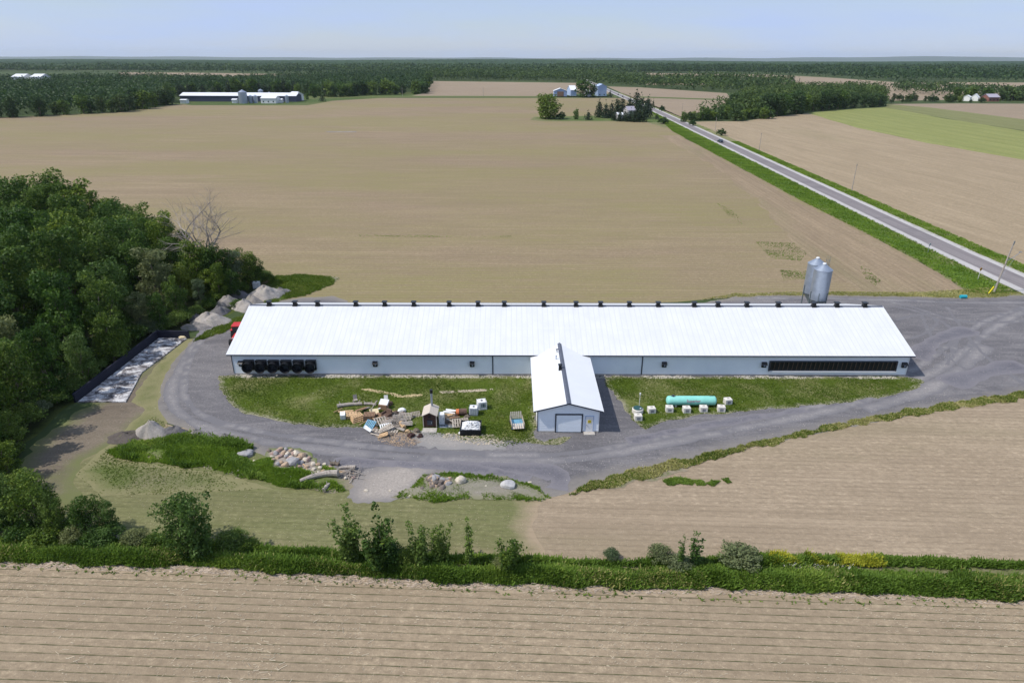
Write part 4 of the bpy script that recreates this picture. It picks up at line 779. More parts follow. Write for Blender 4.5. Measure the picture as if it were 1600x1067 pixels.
ibc(400,452,.2,'white plastic tote at the edge of the wood behind the gravel heaps',False,1.15)
x,y,_=G(719,651); t=empty('orange_barrel',(x,y+.4,0),0,'orange and dark barrel lying left of the white totes','barrel')
MB().cyl((-.5,0,.42),(-.12,0,.45),.40,n=18).build('orange_end',M['orange'],t); MB().cyl((-.12,0,.45),(.75,.1,.45),.42,n=18).build('barrel_body',M['cloth_brown'],t); MB().cyl((.74,.1,.45),(.8,.1,.45),.36,n=18).build('barrel_end',M['wood_tan'],t)
def pallet(px,py,z,rz,tilt,mat,label,w_=1.2,d_=1.0,n=6,ry=0,name='pallet',cat='pallet',group='pallets in the scrap heap'):
    x,y,_=G(px,py); m=MB()
    for k in range(n): m.box((-w_/2+.06+(w_-.12)*k/(n-1),0,.125),(w_/n*.62,d_,.022))
    for yy in (-d_/2+.05,0,d_/2-.05): m.box((0,yy,.065),(w_,.09,.09))
    for k in (0,n//2,n-1): m.box((-w_/2+.06+(w_-.12)*k/(n-1),0,.01),(.12,d_,.02))
    o=m.build(name,mat); o.location=(x,y+.3,z); o.rotation_euler=(tilt,ry,rz); prop(o,label,cat,group); return o
pallet(578,670,.35,-.45,.55,M['blue_paint'],'pale blue slatted pallet tilted at the edge of the drive',1.25,1.2)
pallet(594,664,.35,.5,.45,M['wood_grey'],'weathered grey pallet tilted up behind the blue pallet',1.4,1.1,5)
pallet(603,672,.15,.35,.3,M['white_paint'],'whitish pallet lying flat right of the blue pallet',1.4,1.2,6)
pallet(585,676,.05,-.3,.15,M['wood_grey'],'grey broken pallet between blue pallet and whitish pallet',1.5,.6,4)
pallet(614,677,.05,-.2,.1,M['wood_grey'],'short grey pallet piece nearest the stump on the drive edge',1.1,.6,4)
pallet(649,652,.15,.35,.75,M['wood_grey'],'small pale pallet leaning on the grass left of the furnace',1.1,.9,6)
pallet(633,656,.3,-.1,.5,M['pale_bark'],'thin pale rack leaning right of the brush heap',1.6,1.0,9,name='slatted_rack',cat='rack')
pallet(719,668,.45,.15,.5,M['wood_grey'],'grey slatted panel leaning against the left side of the rubble bin',1.9,1.2,7)
for k in range(4):
    pallet(557,660-1.0*k,.02+.16*k,.5+.06*k,.06,M['wood_tan'],'tan pallet in the fanned stack, %s'%['the lowest','second from the ground','third from the ground','the topmost'][k],1.3,1.0,6,group='fanned stack of tan pallets')
for k in range(5):
    pallet(577,657,.02+.15*k,.02*k,0,M['wood_brown'],'brown pallet in the square stack, %s'%['the lowest','second from the ground','third from the ground','fourth from the ground','the topmost'][k],1.35,1.1,8,group='square stack of brown pallets')
def crate(px,py,z,sz,rz,mat,label,name='crate',cat='crate',rx=0,ry=0,holes=False,bev=.02):
    x,y,_=G(px,py); t=empty(name,(x,y+sz[1]/2,z),rz,label,cat); t.rotation_euler=(rx,ry,rz)
    MB().box((0,0,sz[2]/2),sz).build('box_body',mat,t,bevel=bev)
    l=MB()
    for k in (-1,1):
        l.box((k*(sz[0]/2-.06),-sz[1]/2-.012,sz[2]/2),(.09,.02,sz[2])); l.box((k*(sz[0]/2-.06),0,sz[2]+.012),(.09,sz[1],.02))
    l.box((0,-sz[1]/2-.012,sz[2]-.05),(sz[0]-.22,.02,.08)); l.build('battens',mat,t)
    if holes:
        h=MB()
        for k in range(3):
            for j in (-1,1): h.cyl((-sz[0]*.3+sz[0]*.3*k,j*.17,sz[2]-.01),(-sz[0]*.3+sz[0]*.3*k,j*.17,sz[2]+.012),.07,n=10)
        h.build('holes',M['brown_steel'],t)
    return t
crate(549,655,.05,(1.25,.75,.62),.22,M['wood_tan'],'tan wooden crate with round holes at the left of the scrap heap',holes=True,rx=.25)
crate(535,656,.02,(.62,.80,.75),.22,M['white_paint'],'white box at the left end of the tan crate',rx=.15)
crate(600,640,.75,(1.15,.9,.16),-.25,M['white_paint'],'white tilted board panel on top of the scrap heap','panel','panel',rx=.5)
crate(599,641,0,(1.1,.8,.7),-.25,M['wood_brown'],'brown box under the white tilted panel')
crate(584,649,.3,(1.1,.8,.10),.3,M['yellow_tan'],'cream broken board with a hole lying left of the old armchair','board','board',rx=.4)
# armchair
x,y,_=G(604,655); t=empty('armchair',(x,y+.4,0),-.6,'old dark brown upholstered armchair tipped back in the scrap heap','armchair')
MB().box((0,0,.3),(.9,.8,.38)).build('seat',M['cloth_brown'],t,bevel=.06); MB().box((0,.42,.62),(.9,.24,.8),rx=-.2).build('backrest',M['cloth_brown'],t,bevel=.07)
for k in (-1,1): MB().box((k*.5,0,.45),(.2,.8,.55)).build('armrest',M['cloth_brown'],t,bevel=.05)
# small chairs and bags at the back
for px,py,mt,lb in ((556,629,'pale_bark','small pale plastic chair standing behind the fallen log'),(603,630,'white_paint','white plastic chair leaning on a dark bag behind the scrap heap')):
    x,y,_=G(px,py); t=empty('chair',(x,y,0),rnd.uniform(-1,1),lb,'chair')
    MB().box((0,0,.42),(.5,.5,.05)).build('seat',M[mt],t); MB().box((0,.25,.72),(.5,.05,.6),rx=-.2).build('backrest',M[mt],t)
    for a in (-1,1):
        for b in (-1,1): MB().box((a*.21,b*.21,.2),(.05,.05,.42)).build('leg',M[mt],t)
def lump(name,px,py,r,sz,mat,label,cat,seed=0,z=0,rz=0,sub=3,amp=.18,group=None,gz=.35):
    bm=bmesh.new(); bmesh.ops.create_icosphere(bm,subdivisions=sub,radius=1); rs=random.Random(seed); ph=[rs.uniform(0,6) for _ in range(6)]; pl=[(Vector((rs.gauss(0,1),rs.gauss(0,1),rs.gauss(0,1))).normalized(),rs.uniform(.62,.9)) for _ in range(7)]
    for v in bm.verts:
        p=v.co.copy()
        for n_,d_ in pl:
            q=p.dot(n_)
            if q>d_: p-=n_*(q-d_)*.9
        k=1+amp*(math.sin(3*p.x+ph[0])*math.sin(3*p.y+ph[1])+.5*math.sin(6*p.z+ph[2]+4*p.x)+.3*math.sin(11*p.y+ph[3]))*.6
        v.co=Vector((p.x*sz[0]*k,p.y*sz[1]*k,p.z*sz[2]*k))*r
    me=bpy.data.meshes.new(name); bm.to_mesh(me); bm.free(); me.materials.append(mat); o=obj(name,me); x,y,_=G(px,py); o.location=(x,y+r*sz[1]*.6,z+r*sz[2]*gz+float(bankz(x,y)[0])); o.rotation_euler=(0,0,rz); return prop(o,label,cat,group)
lump('bag',608,634,.45,(1.,.9,.9),M['cloth_brown'],'dark full sack behind the white tilted panel','sack',3,sub=3)
lump('bag',627,645,.5,(1.3,.8,.8),M['white_paint'],'whitish bulky sack right of the scrap heap','sack',4); lump('bag',629,649,.4,(1.2,.8,.7),M['cloth_brown'],'dark sack in front of the whitish sack','sack',9)
def log(px0,py0,px1,py1,r,mat,label,r1=None,z=0,knots=3,name='log',bend=.15,seed=1):
    a=Vector(G(px0,py0)); b=Vector(G(px1,py1)); rs=random.Random(seed); n=7; r1=r1 or r; c=(a+b)/2
    t=MB(); pts=[];rr=[]
    for k in range(n):
        f=k/(n-1); p=a.lerp(b,f)-c; p+=Vector((0,math.sin(f*3.1)*bend,0)); q=r+(r1-r)*f; p.z=q*.9+z+rs.uniform(0,.03); pts.append(p); rr.append(q*rs.uniform(.9,1.1))
    t.tube(pts,rr,9)
    for k in range(knots):
        p=pts[rs.randrange(1,n-1)]; t.tube([p,p+Vector((rs.uniform(-.3,.3),rs.uniform(-.3,.3),r*1.9))],[r*.35,r*.15],6)
    o=t.build(name,mat,smooth=True); o.location=(c.x,c.y,float(bankz(c.x,c.y)[0])); return prop(o,label,'log')
log(527,637,566,633,.26,M['pale_bark'],'long pale grey log at the back left of the scrap heap',.22); log(569,633,588,634,.2,M['pale_bark'],'shorter grey log continuing right of the long one',.16)
log(590,632,579,648,.07,M['pale_bark'],'thin bare pole leaning across the scrap heap',.05,z=.5,knots=0); log(613,672,640,660,.11,M['pale_bark'],'thin pale trunk lying below the brush heap',.07,knots=2)
log(627,664,632,671,.3,M['wood_tan'],'short thick cut log right of the brush heap',.28,knots=0,bend=0)
for px,py,s,lb in ((642,684,.42,'black charred stump on the drive edge'),(651,676,.38,'pale cut stump left of the furnace'),(656,684,.34,'grey stump piece beside the charred stump')): lump('stump',px,py,s,(1.,1.,.9),M['bark'] if 'char' not in lb else M['brown_steel'],lb,'stump',px,amp=.4)
def brush(px,py,n,rad,h,label,mat='bark'):
    x,y,_=G(px,py); m=MB()
    for k in range(n):
        a=rnd.uniform(0,6.28); L_=rnd.uniform(.4,1.)*rad; c=Vector((rnd.gauss(0,rad*.35),rnd.gauss(0,rad*.3),abs(rnd.gauss(0,h*.4)))); d_=Vector((math.cos(a),math.sin(a),rnd.uniform(-.3,.5))).normalized(); e=c+d_*L_; s_=c-d_*L_; s_.z=max(.02,s_.z); e.z=max(.02,e.z); m.tube([s_,(s_+e)/2+Vector((0,0,.08)),e],[.035,.03,.012],4)
    o=m.build('brush_heap',M[mat]); o.location=(x,y,0); prop(o,label,'brush heap')
brush(619,662,70,1.3,.9,'tangled heap of dark branches in the middle of the scrap','pale_bark'); brush(705,660,40,1.1,.4,'low tangle of branches and scrap between the furnace and the barrel'); brush(545,743,30,1.4,.25,'scattered broken branches right of the big fallen log','pale_bark')
x,y,_=G(712,662); 
lump('scrap_lump',695,653,.4,(1.3,.8,.6),M['wood_grey'],'small grey scrap piece behind the white appliance','scrap',12); lump('white_stone',720,679,.28,(1,1,.8),M['white_stuff'],'white lump on the ground at the front left of the rubble bin','stone',14)
# loose boards, slabs and brush filling the scrap heap
_bs=[(541,648,1.8,.2,'wood_tan'),(566,652,1.5,-.5,'wood_grey'),(570,664,1.4,.6,'wood_brown'),(590,656,1.7,.9,'wood_tan'),(597,660,1.9,-.3,'wood_grey'),(608,664,1.6,.4,'pale_bark'),(612,658,1.3,1.1,'wood_brown'),(620,668,1.9,.3,'wood_grey'),(588,681,1.6,-.25,'wood_grey'),(574,676,1.3,-.7,'white_paint'),(600,684,1.2,.2,'wood_tan'),(625,674,1.1,-.6,'pale_bark'),(563,645,1.6,.1,'wood_brown'),(572,640,1.5,.9,'pale_bark'),(587,644,1.2,.2,'white_paint'),(615,645,1.4,-.4,'wood_tan'),(622,653,1.5,.5,'pale_bark'),(637,668,1.4,.35,'pale_bark'),(530,644,1.3,.6,'wood_brown'),(606,675,1.7,.45,'wood_grey'),(700,655,1.6,.1,'wood_tan'),(706,663,1.5,-.5,'wood_grey'),(712,656,1.3,.5,'wood_brown'),(725,660,1.2,-.2,'wood_grey'),(703,648,1.4,.05,'white_paint')]
_nm={'wood_tan':'tan','wood_grey':'weathered grey','wood_brown':'brown','pale_bark':'silvery bare','white_paint':'white painted'}
for i,(px,py,l_,rz,mt) in enumerate(_bs):
    x,y,_=G(px,py); m=MB(); rs=random.Random(i)
    for j in range(rs.choice([1,2,3])): m.box((rs.uniform(-.15,.15),.2*j,.05*j),(l_*rs.uniform(.8,1.1),rs.uniform(.14,.3),.05),rz=rs.uniform(-.12,.12))
    o=m.build('plank',M[mt]); o.location=(x,y,.12+rs.uniform(0,.35)); o.rotation_euler=(rs.uniform(-.3,.4),rs.uniform(-.3,.3),rz)
    prop(o,'%s loose plank %s'%(_nm[mt],'in the scrap heap left of the wood furnace' if px<680 else 'in the junk between the furnace and the white totes'),'plank','loose planks in the scrap')
_ls=[(612,651,.5,'bark'),(618,648,.4,'cloth_brown'),(594,652,.45,'wood_brown'),(571,657,.35,'wood_grey'),(628,660,.4,'pale_bark'),(585,672,.3,'wood_brown'),(610,681,.25,'bark'),(636,676,.3,'wood_tan'),(699,661,.35,'bark'),(709,652,.35,'cloth_brown'),(729,654,.35,'bark')]
for i,(px,py,r_,mt) in enumerate(_ls): lump('scrap_lump',px,py,r_,(1.3,1.,.8),M[mt],'dark crumpled lump of scrap %s'%('in the scrap heap left of the wood furnace' if px<680 else 'in the junk between the furnace and the white totes'),'scrap',500+i,group='lumps of scrap',amp=.4,sub=2)
# slatted cart beside the small building
x,y,_=G(808,672); t=empty('slatted_cart',(x,y+.9,0),.13,'slatted wooden cart with blue bed left of the small building','cart')
m=MB(); m.box((0,0,.35),(1.45,2.2,.08)); m.build('bed',M['blue_paint'],t)
for k in (-1,1):
    m=MB()
    for j in range(3): m.box((k*.74,0,.5+.2*j),(.04,2.2,.10))
    for j in (-1,0,1): m.box((k*.74,j*1.0,.6),(.06,.07,.7))
    m.build('side_rail',M['wood_grey'],t)
m=MB()
for j in range(6): m.box((-.6+.24*j,1.1,.95),(.15,.05,.85),rx=-.3)
m.build('back_slats',M['shingle'],t); m=MB()
for j in range(5): m.box((-.55+.27*j,-1.0,.62),(.2,.9,.05),rx=.25)
m.build('front_slats',M['shingle'],t)
for k in (-1,1):
    for j in (-.7,.7): MB().cyl((k*.68,j,.2),(k*.80,j,.2),.2,n=14).build('wheel',M['rubber'],t)
# ------------------------------------------------------------------ rocks, boulders, fallen trunk
stone_cols=[('tan_stone',(.40,.29,.20)),('pink_stone',(.36,.25,.21)),('grey_stone',(.30,.29,.29)),('pale_stone',(.52,.46,.37)),('dark_stone',(.17,.14,.12))]
for n_,c in stone_cols: M[n_]=plain(n_,c,.9,var=.25,scale=3,bump=.5)
R1=[(497,728,.4,0),(507,727,.35,3),(516,733,.4,1),(526,741,.35,0),(490,738,.35,3),(479,733,.4,0),(468,734,.35,1),(430,711,.5,2),(437,716,.45,1),(449,712,.5,3),(458,712,.45,1),(466,719,.5,0),(474,713,.4,2),(480,722,.45,1),(540,750,.3,3),(552,748,.35,1),(427,724,.35,1),(439,727,.4,0),(424,716,.4,3),(433,719,.35,0),(441,713,.4,0),(434,707,.45,1),(447,716,.4,2),(454,706,.42,0),(443,709,.5,0),(454,716,.35,3),(459,722,.3,2),(462,712,.7,3),(471,716,.75,0),(452,720,.55,1),(463,722,.5,2),(457,730,1.05,2),(446,733,.65,0),(434,732,.45,2),(470,726,.5,2),(477,722,.55,3),(489,728,.45,3),(438,704,.45,0),(446,704,.4,2),(425,711,.4,1),(500,735,.4,3),(505,740,.35,0),(483,718,.35,1),(497,744,.3,3),(512,735,.3,4),(420,706,.4,4)]
cn=['pale tan','pinkish','grey','cream','dark brown']; cm_=['tan_stone','pink_stone','grey_stone','pale_stone','dark_stone']
lab=['tan','pinkish brown','grey','pale cream','dark']
for i,(px,py,s,c) in enumerate(R1):
    big_='largest flat grey boulder in the heap near the fallen trunk' if s>1 else ('%s fieldstone in the heap left of the big fallen trunk'%lab[c])
    lump('boulder' if s>1 else 'fieldstone',px,py,s*.68,(1.1,.9,.75),M[cm_[c]],big_,'boulder' if s>1 else 'stone',100+i,rz=rnd.uniform(0,3),sub=2,amp=.1,group=None if s>1 else 'stones in the heap left of the fallen trunk',z=rnd.uniform(0,.12))
for i in range(46):
    a=max(-1.9,min(1.9,rnd.gauss(0,1))); b=max(-1.9,min(1.9,rnd.gauss(0,1))); px=681+a*11; py=757+b*5.2; s=rnd.uniform(.32,.58); lump('fieldstone',px,py,s*.8,(1.1,.9,.8),M[rnd.choice(['dark_stone','grey_stone','tan_stone','dark_stone'])],'brownish grey stone in the small round heap by the drive','stone',200+i,rz=rnd.uniform(0,3),sub=2,amp=.1,group='stones in the small round heap',z=.05+max(0,.6-.4*math.hypot(a,b)))
lump('boulder',719.5,757,.55,(1.,.9,1.),M['pale_stone'],'single angular grey boulder right of the small stone heap','boulder',301,gz=.5); lump('boulder',795,765,.78,(1.15,.85,.75),M['grey_pale'],'big smooth pale grey boulder alone at the right end of the weed patch','boulder',305,amp=.06,gz=.4)
lump('boulder',384,714,.8,(1.3,.8,.55),M['grey_stone'],'flat grey boulder at the left end of the stone row','boulder',307)
for px,py in ((397,722),(412,722),(352,720),(372,738),(610,768),(640,776),(700,776),(572,768),(828,755),(760,762)):
    lump('fieldstone',px,py,rnd.uniform(.12,.25),(1.1,.9,.7),M['pale_stone'],'small pale stone lying alone in the weeds below the drive','stone',px,sub=2,group='small stones scattered in the weeds')
log(470,757,529,747,.20,M['pale_bark'],'big bleached fallen trunk with a forked root end',.40,bend=.45,knots=5,name='fallen_trunk',seed=5); log(506,770,515,760,.22,M['pale_bark'],'short grey log below the bleached fallen trunk',.2,knots=1)
log(516,727,530,728,.22,M['bark'],'short dark log above the fallen trunk',.2); log(530,733,556,733,.16,M['pale_bark'],'grey log lying along the edge of the drive',.24,knots=2,seed=8)
log(474,727,481,738,.06,M['wood_tan'],'thin tan stick standing in the weeds left of the fallen trunk',.05,knots=0); log(443,744,456,750,.06,M['pale_bark'],'thin pale stick lying in the weeds below the boulders',.04,knots=1); log(546,756,556,742,.07,M['pale_bark'],'thin pale branch pointing up right of the fallen trunk',.05,knots=2); log(520,738,556,741,.08,M['wood_tan'],'twisted pale root behind the fallen trunk',.05,knots=3,seed=4)
log(152,847,190,848,.22,M['pale_bark'],'pale fallen trunk across the ditch under the left bushes',.16,knots=1,bend=.5,z=.35)
log(1193,917,1216,919,.14,M['bark'],'dark short log at the top edge of the near field',.12,z=.1)
# ------------------------------------------------------------------ gravel heaps
def heap(px,py,w_,d_,h_,label,mat,seed,n=26,par=None):
    x,y,_=G(px,py); rs=random.Random(seed); a=[rs.uniform(0,6) for _ in range(6)]; V=[];F=[]
    for j in range(n+1):
        for i in range(n*2):
            r=j/n; t=2*math.pi*i/(n*2); e=1+.14*math.sin(2*t+a[0])+.1*math.sin(3*t+a[1])+.05*math.sin(7*t+a[2])
            z=h_*max(0,(1-r**1.5))*(1+.12*math.sin(5*r+a[3]+2*t))+rs.gauss(0,.018)*(1 if r<.97 else 0)
            z+=.09*math.sin(3.7*r*math.cos(t)*w_+a[4])*math.sin(4.1*r*math.sin(t)*d_+a[5])*(1-r)*2
            V.append((r*e*w_*math.cos(t),r*e*d_*math.sin(t),z if j<n else -.03))
    for j in range(n):
        for i in range(n*2):
            k=(i+1)%(n*2); F.append((j*n*2+i,j*n*2+k,(j+1)*n*2+k,(j+1)*n*2+i))
    m=MB(); m.v=V; m.f=F; o=m.build('gravel_heap',mat,smooth=True); o.location=(x,y+d_*.5,.02); return prop(o,label,'gravel heap','gravel heaps at the edge of the yard')
def heapmat(n_,a,b,g):
    t=NT(n_); p=t.pos(); f=t.noise(p,4,5,.8); m_=t.noise(p,.6,5,.7); c=t.ramp(m_,[(.3,a),(.7,b)]); c=t.mix(t.ramp(f,[(.3,.6),(.6,0.)]),c,[q*.5 for q in a]); c=t.mix(t.ramp(t.noise(p,.9,5,.75),[(.56,0.),(.68,g)]),c,(.12,.15,.05)); t.bump(f,.8,.12); return t.fin(c,.95,0,.15)
hg=heapmat('heap_grey',(.24,.22,.205),(.31,.285,.26),.5); hl_=heapmat('heap_light',(.34,.31,.28),(.44,.40,.36),.35); hd=heapmat('heap_dark',(.13,.125,.13),(.18,.17,.175),.3)
heap(412,467,3.1,2.6,2.0,'large pale grey heap just behind the left end of the barn',hl_,1); heap(437,459,2.,1.3,.8,'low weedy heap right of the large pale heap',hg,2); heap(371,466,2.1,1.4,1.3,'dark grey heap nearest the dark wood',hd,3)
heap(354,478,2.3,1.7,1.5,'pale mottled heap in the middle of the row',hg,4); heap(380,485,2.3,1.8,1.6,'smooth grey heap beside the barn corner',hl_,5); heap(341,491,1.9,1.4,1.2,'small grey heap above the long heap',hd,6)
heap(325,508,3.2,2.2,1.7,'long pale heap near the dark wall of the manure pad',hl_,7); heap(303,515,2.2,1.3,.9,'low heap at the left end of the row, next to the manure pad',hg,8); heap(306,502,1.6,1.1,1.0,'dark small heap at the edge of the wood',hd,9); heap(392,476,2.2,1.7,1.4,'grey heap wedged between two pale heaps by the barn',hg,10)
heap(233,684,2.1,1.5,1.75,'bright grey crushed stone heap at the start of the weedy bank',hl_,11)
for px,py,w_,d_,h_,lb,s in ((272,683,2.3,1.0,1.1,'low bluish grey heap right of the bright heap',12),(305,687,2.1,1.0,.85,'low grey heap in the middle of the weedy bank row',13),(350,692,2.8,1.0,.7,'long flat grey heap at the right end of the weedy bank row',14)): heap(px,py,w_,d_,h_,lb,hd if s==12 else hg,s)
heap(196,688,2.6,1.5,.55,'low dark earth heap left of the bright grey heap',heapmat('heap_earth',(.10,.085,.075),(.14,.12,.105),.4),15)
# ------------------------------------------------------------------ manure pad with dark walls
tb=NT('stained_pad'); p=tb.map(tb.pos(),(.55,1,1),R(0)); n1=tb.noise(p,1.1,7,.8,.8); n2=tb.noise(tb.pos(),6,4,.7)
c=tb.ramp(n1,[(.43,(.05,.045,.045)),(.50,(.25,.24,.25)),(.55,(.62,.62,.62)),(.7,(.72,.71,.70))]); c=tb.mix(tb.ramp(n2,[(.4,.45),(.6,0.)]),c,(.15,.13,.12)); mp_=tb.fin(c,.85)
PC=gp([(122,629),(197,629),(222,583),(292,530),(249,529)])
bu=empty('manure_pad',(*PC[0],0),0,'stained white concrete pad with dark retaining walls beside the wood','concrete pad')
P2=[(a-PC[0][0],b-PC[0][1]) for a,b in PC]
m=MB(); n_=len(P2); m.add([(a,b,.16) for a,b in P2]+[(a,b,-.02) for a,b in P2],[tuple(range(n_))]+[(i,(i+1)%n_,n_+(i+1)%n_,n_+i) for i in range(n_)]); m.build('slab',mp_,bu)
def wallseg(a,b,h_,th,name,mat):
    a=Vector((*a,0));b=Vector((*b,0)); d_=(b-a); c=(a+b)/2; rz=math.atan2(d_.y,d_.x); return MB().box((c.x,c.y,h_/2),(d_.length,th,h_),rz=rz).build(name,mat,bu)
dw_=plain('dark_wall',(.012,.014,.028),.8)
wallseg((P2[0][0]-.35,P2[0][1]),(P2[4][0]-.35,P2[4][1]+.2),1.25,.25,'side_wall',dw_); wallseg((P2[4][0]-.4,P2[4][1]+.35),(P2[3][0]+.3,P2[3][1]+.35),1.25,.25,'end_wall',dw_)
lump('straw_clump',285,530,.5,(1.3,.8,.5),M['yellow_tan'],'yellowish straw clump in the far corner of the stained pad','straw',44,z=.15)
# ------------------------------------------------------------------ tractor behind the left end of the barn
x,y,_=G(360,541); tr=empty('tractor',(x+.55,y+2.0,0),0.12,'red tractor with cab parked against the left end of the barn','tractor')
MB().box((0,-1.15,1.15),(.75,1.9,.7)).build('hood',M['red'],tr,bevel=.08); MB().box((0,-2.12,1.1),(.6,.06,.55)).build('grille',M['black_plastic'],tr); MB().box((0,-.6,.72),(.55,2.8,.4)).build('chassis',M['dark_trim'],tr)
cb=MB().box((0,.75,1.75),(1.35,1.4,1.35)).build('cab',M['glass_dark'],tr,bevel=.05)
MB().box((0,.72,2.52),(1.6,1.75,.2)).build('cab_roof',M['red'],tr,bevel=.06)
pl_=MB()
for a in (-1,1):
    for b in (.05,1.45): pl_.box((a*.68,b,1.75),(.08,.08,1.36))
pl_.build('cab_pillars',M['dark_trim'],cb)
for a in (-1,1):
    w1=MB().cyl((a*.72,1.0,.8),(a*1.16,1.0,.8),.8,n=24).build('rear_wheel',M['rubber'],tr); MB().cyl((a*1.05,1.0,.8),(a*1.18,1.0,.8),.42,n=18).build('rim',M['red'],w1)
    MB().box((a*.95,1.0,1.66),(.5,1.3,.1)).build('fender',M['red'],tr,bevel=.02)
    w1=MB().cyl((a*.6,-1.6,.5),(a*.92,-1.6,.5),.5,n=20).build('front_wheel',M['rubber'],tr); MB().cyl((a*.85,-1.6,.5),(a*.94,-1.6,.5),.27,n=16).build('rim',M['red'],w1)
MB().cyl((.2,-.5,1.5),(.2,-.5,2.3),.05,n=8).build('exhaust',M['dark_trim'],tr)
for a in (-1,1): MB().box((a*.22,-2.14,1.38),(.16,.05,.12)).build('headlight',M['white_paint'],tr)
# ------------------------------------------------------------------ poles, signs, barrel, car
def pole(px,py,h_,label,arm=0,lean=(0,0),name='utility_pole',r=.16,group='utility poles along the road',x=None,y=None):
    if x is None: x,y,_=G(px,py)
    t=empty(name,(x,y,0),0,label,'utility pole',group); t.rotation_euler=(lean[1],lean[0],0)
    MB().cyl((0,0,0),(0,0,h_),r,r*.65,10).build('pole',M['pale_bark'],t)
    if arm:
        a=MB(); a.tube([(0,0,h_*.62),(.9,-.1,h_*.70),(1.7,-.2,h_*.80)],[.05,.045,.04],6); a.build('arm',M['galv'],t); MB().box((1.75,-.2,h_*.81),(.5,.2,.1)).build('lamp_head',M['galv'],t)
    MB().cyl((.0,-.12,h_*.93),(0,-.12,h_*1.0),.09,n=8).build('insulator',M['galv_dark'],t)
    return t
pole(1553,457,10.0,'tall wooden utility pole with a curved arm beside the drive entrance',1,(R(5),0),r=.17)
for px,py,h_,lb in ((1330.5,299,8.8,'wooden utility pole on the far verge, nearest of those beyond the road'),(1186,236,8.,'wooden utility pole on the far verge, beyond the lone round bush'),(1117,207,8.5,'thin utility pole on the far verge left of the lone round bush'),(1065,181,8.5,'utility pole with a cap in the field right of the road'),(629,151,9,'thin utility pole at the tip of the left forest'),(755,151.5,9,'thin utility pole standing alone on the far field lane')):
    pole(px,py,h_,lb,r=.15 if py>160 else .22)
x,y,_=G(1449,397); t=empty('road_sign',(x,y,0),.5,'round grey road sign seen from behind on the near verge','road sign'); MB().box((0,0,1.05),(.07,.05,2.1)).build('post',M['galv'],t); MB().cyl((0,-.03,2.2),(0,-.06,2.2),.38,n=20).build('sign_plate',M['sign_back'],t)
x,y,_=G(1528,436); t=empty('road_sign',(x,y,0),.3,'orange and black diamond road sign on a white post','road sign'); MB().box((0,0,.95),(.07,.05,1.9)).build('post',M['white_paint'],t); pl2=MB().box((0,-.045,2.05),(.56,.03,.56),ry=R(45)).build('sign_plate',M['sign_orange'],t); MB().box((-.04,-.065,2.05),(.16,.01,.42),ry=R(-20)).build('sign_print',M['black_plastic'],pl2)
x,y,_=G(1544.5,459); t=empty('guy_guard',(x,y,0),0,'bright yellow guy wire guard leaning beside the utility pole','wire guard'); MB().cyl((0,0,0),(.55,-.1,1.5),.12,n=10).build('guard_tube',M['yellow'],t); MB().cyl((.55,-.1,1.5),(2.9,.0,7.0),.02,n=5).build('guy_wire',M['galv'],t)
x,y,_=G(1506,467); t=empty('blue_barrel',(x,y+.3,0),0,'turquoise blue barrel lying at the edge of the drive entrance','barrel'); MB().cyl((-.55,0,.33),(.55,0,.33),.33,n=20).build('barrel_body',M['cyan'],t)
for a in (-.3,.3): MB().cyl((a-.03,0,.33),(a+.03,0,.33),.35,n=20).build('hoop',M['cyan'],t)
def car(x,y,rz,label,paint):
    t=empty('car',(x,y,0),rz,label,'car'); m=MB(); prof=[(-2.2,.35),(2.15,.35),(2.25,.7),(2.1,.95),(1.1,1.02),(-2.0,1.02),(-2.25,.8)]; m.prismx([(a,b) for a,b in prof],-.88,.88); m.build('body',paint,t,bevel=.06)
    m=MB(); m.prismx([(1.0,1.0),(.45,1.5),(-1.2,1.52),(-1.95,1.0)],-.78,.78); m.build('cabin',M['glass_dark'],t,bevel=.05); MB().box((0,-.38,1.53),(1.3,1.5,.05)).build('roof',paint,t)
    for a in (-1,1):
        for b in (-1.35,1.4): MB().cyl((a*.72,b,.33),(a*.92,b,.33),.33,n=16).build('wheel',M['rubber'],t)
        MB().box((a*.62,-2.2,.72),(.32,.12,.14)).build('headlight',M['white_paint'],t); MB().box((a*.62,2.2,.75),(.3,.1,.14)).build('tail_light',M['red'],t)
    return t
cx_,cy_,_=G(1127,223); car(107.0,cy_,.035,'dark car driving towards the barn on the paved road',M['car_paint']).location.z=.08
HAZE=3.2e-5
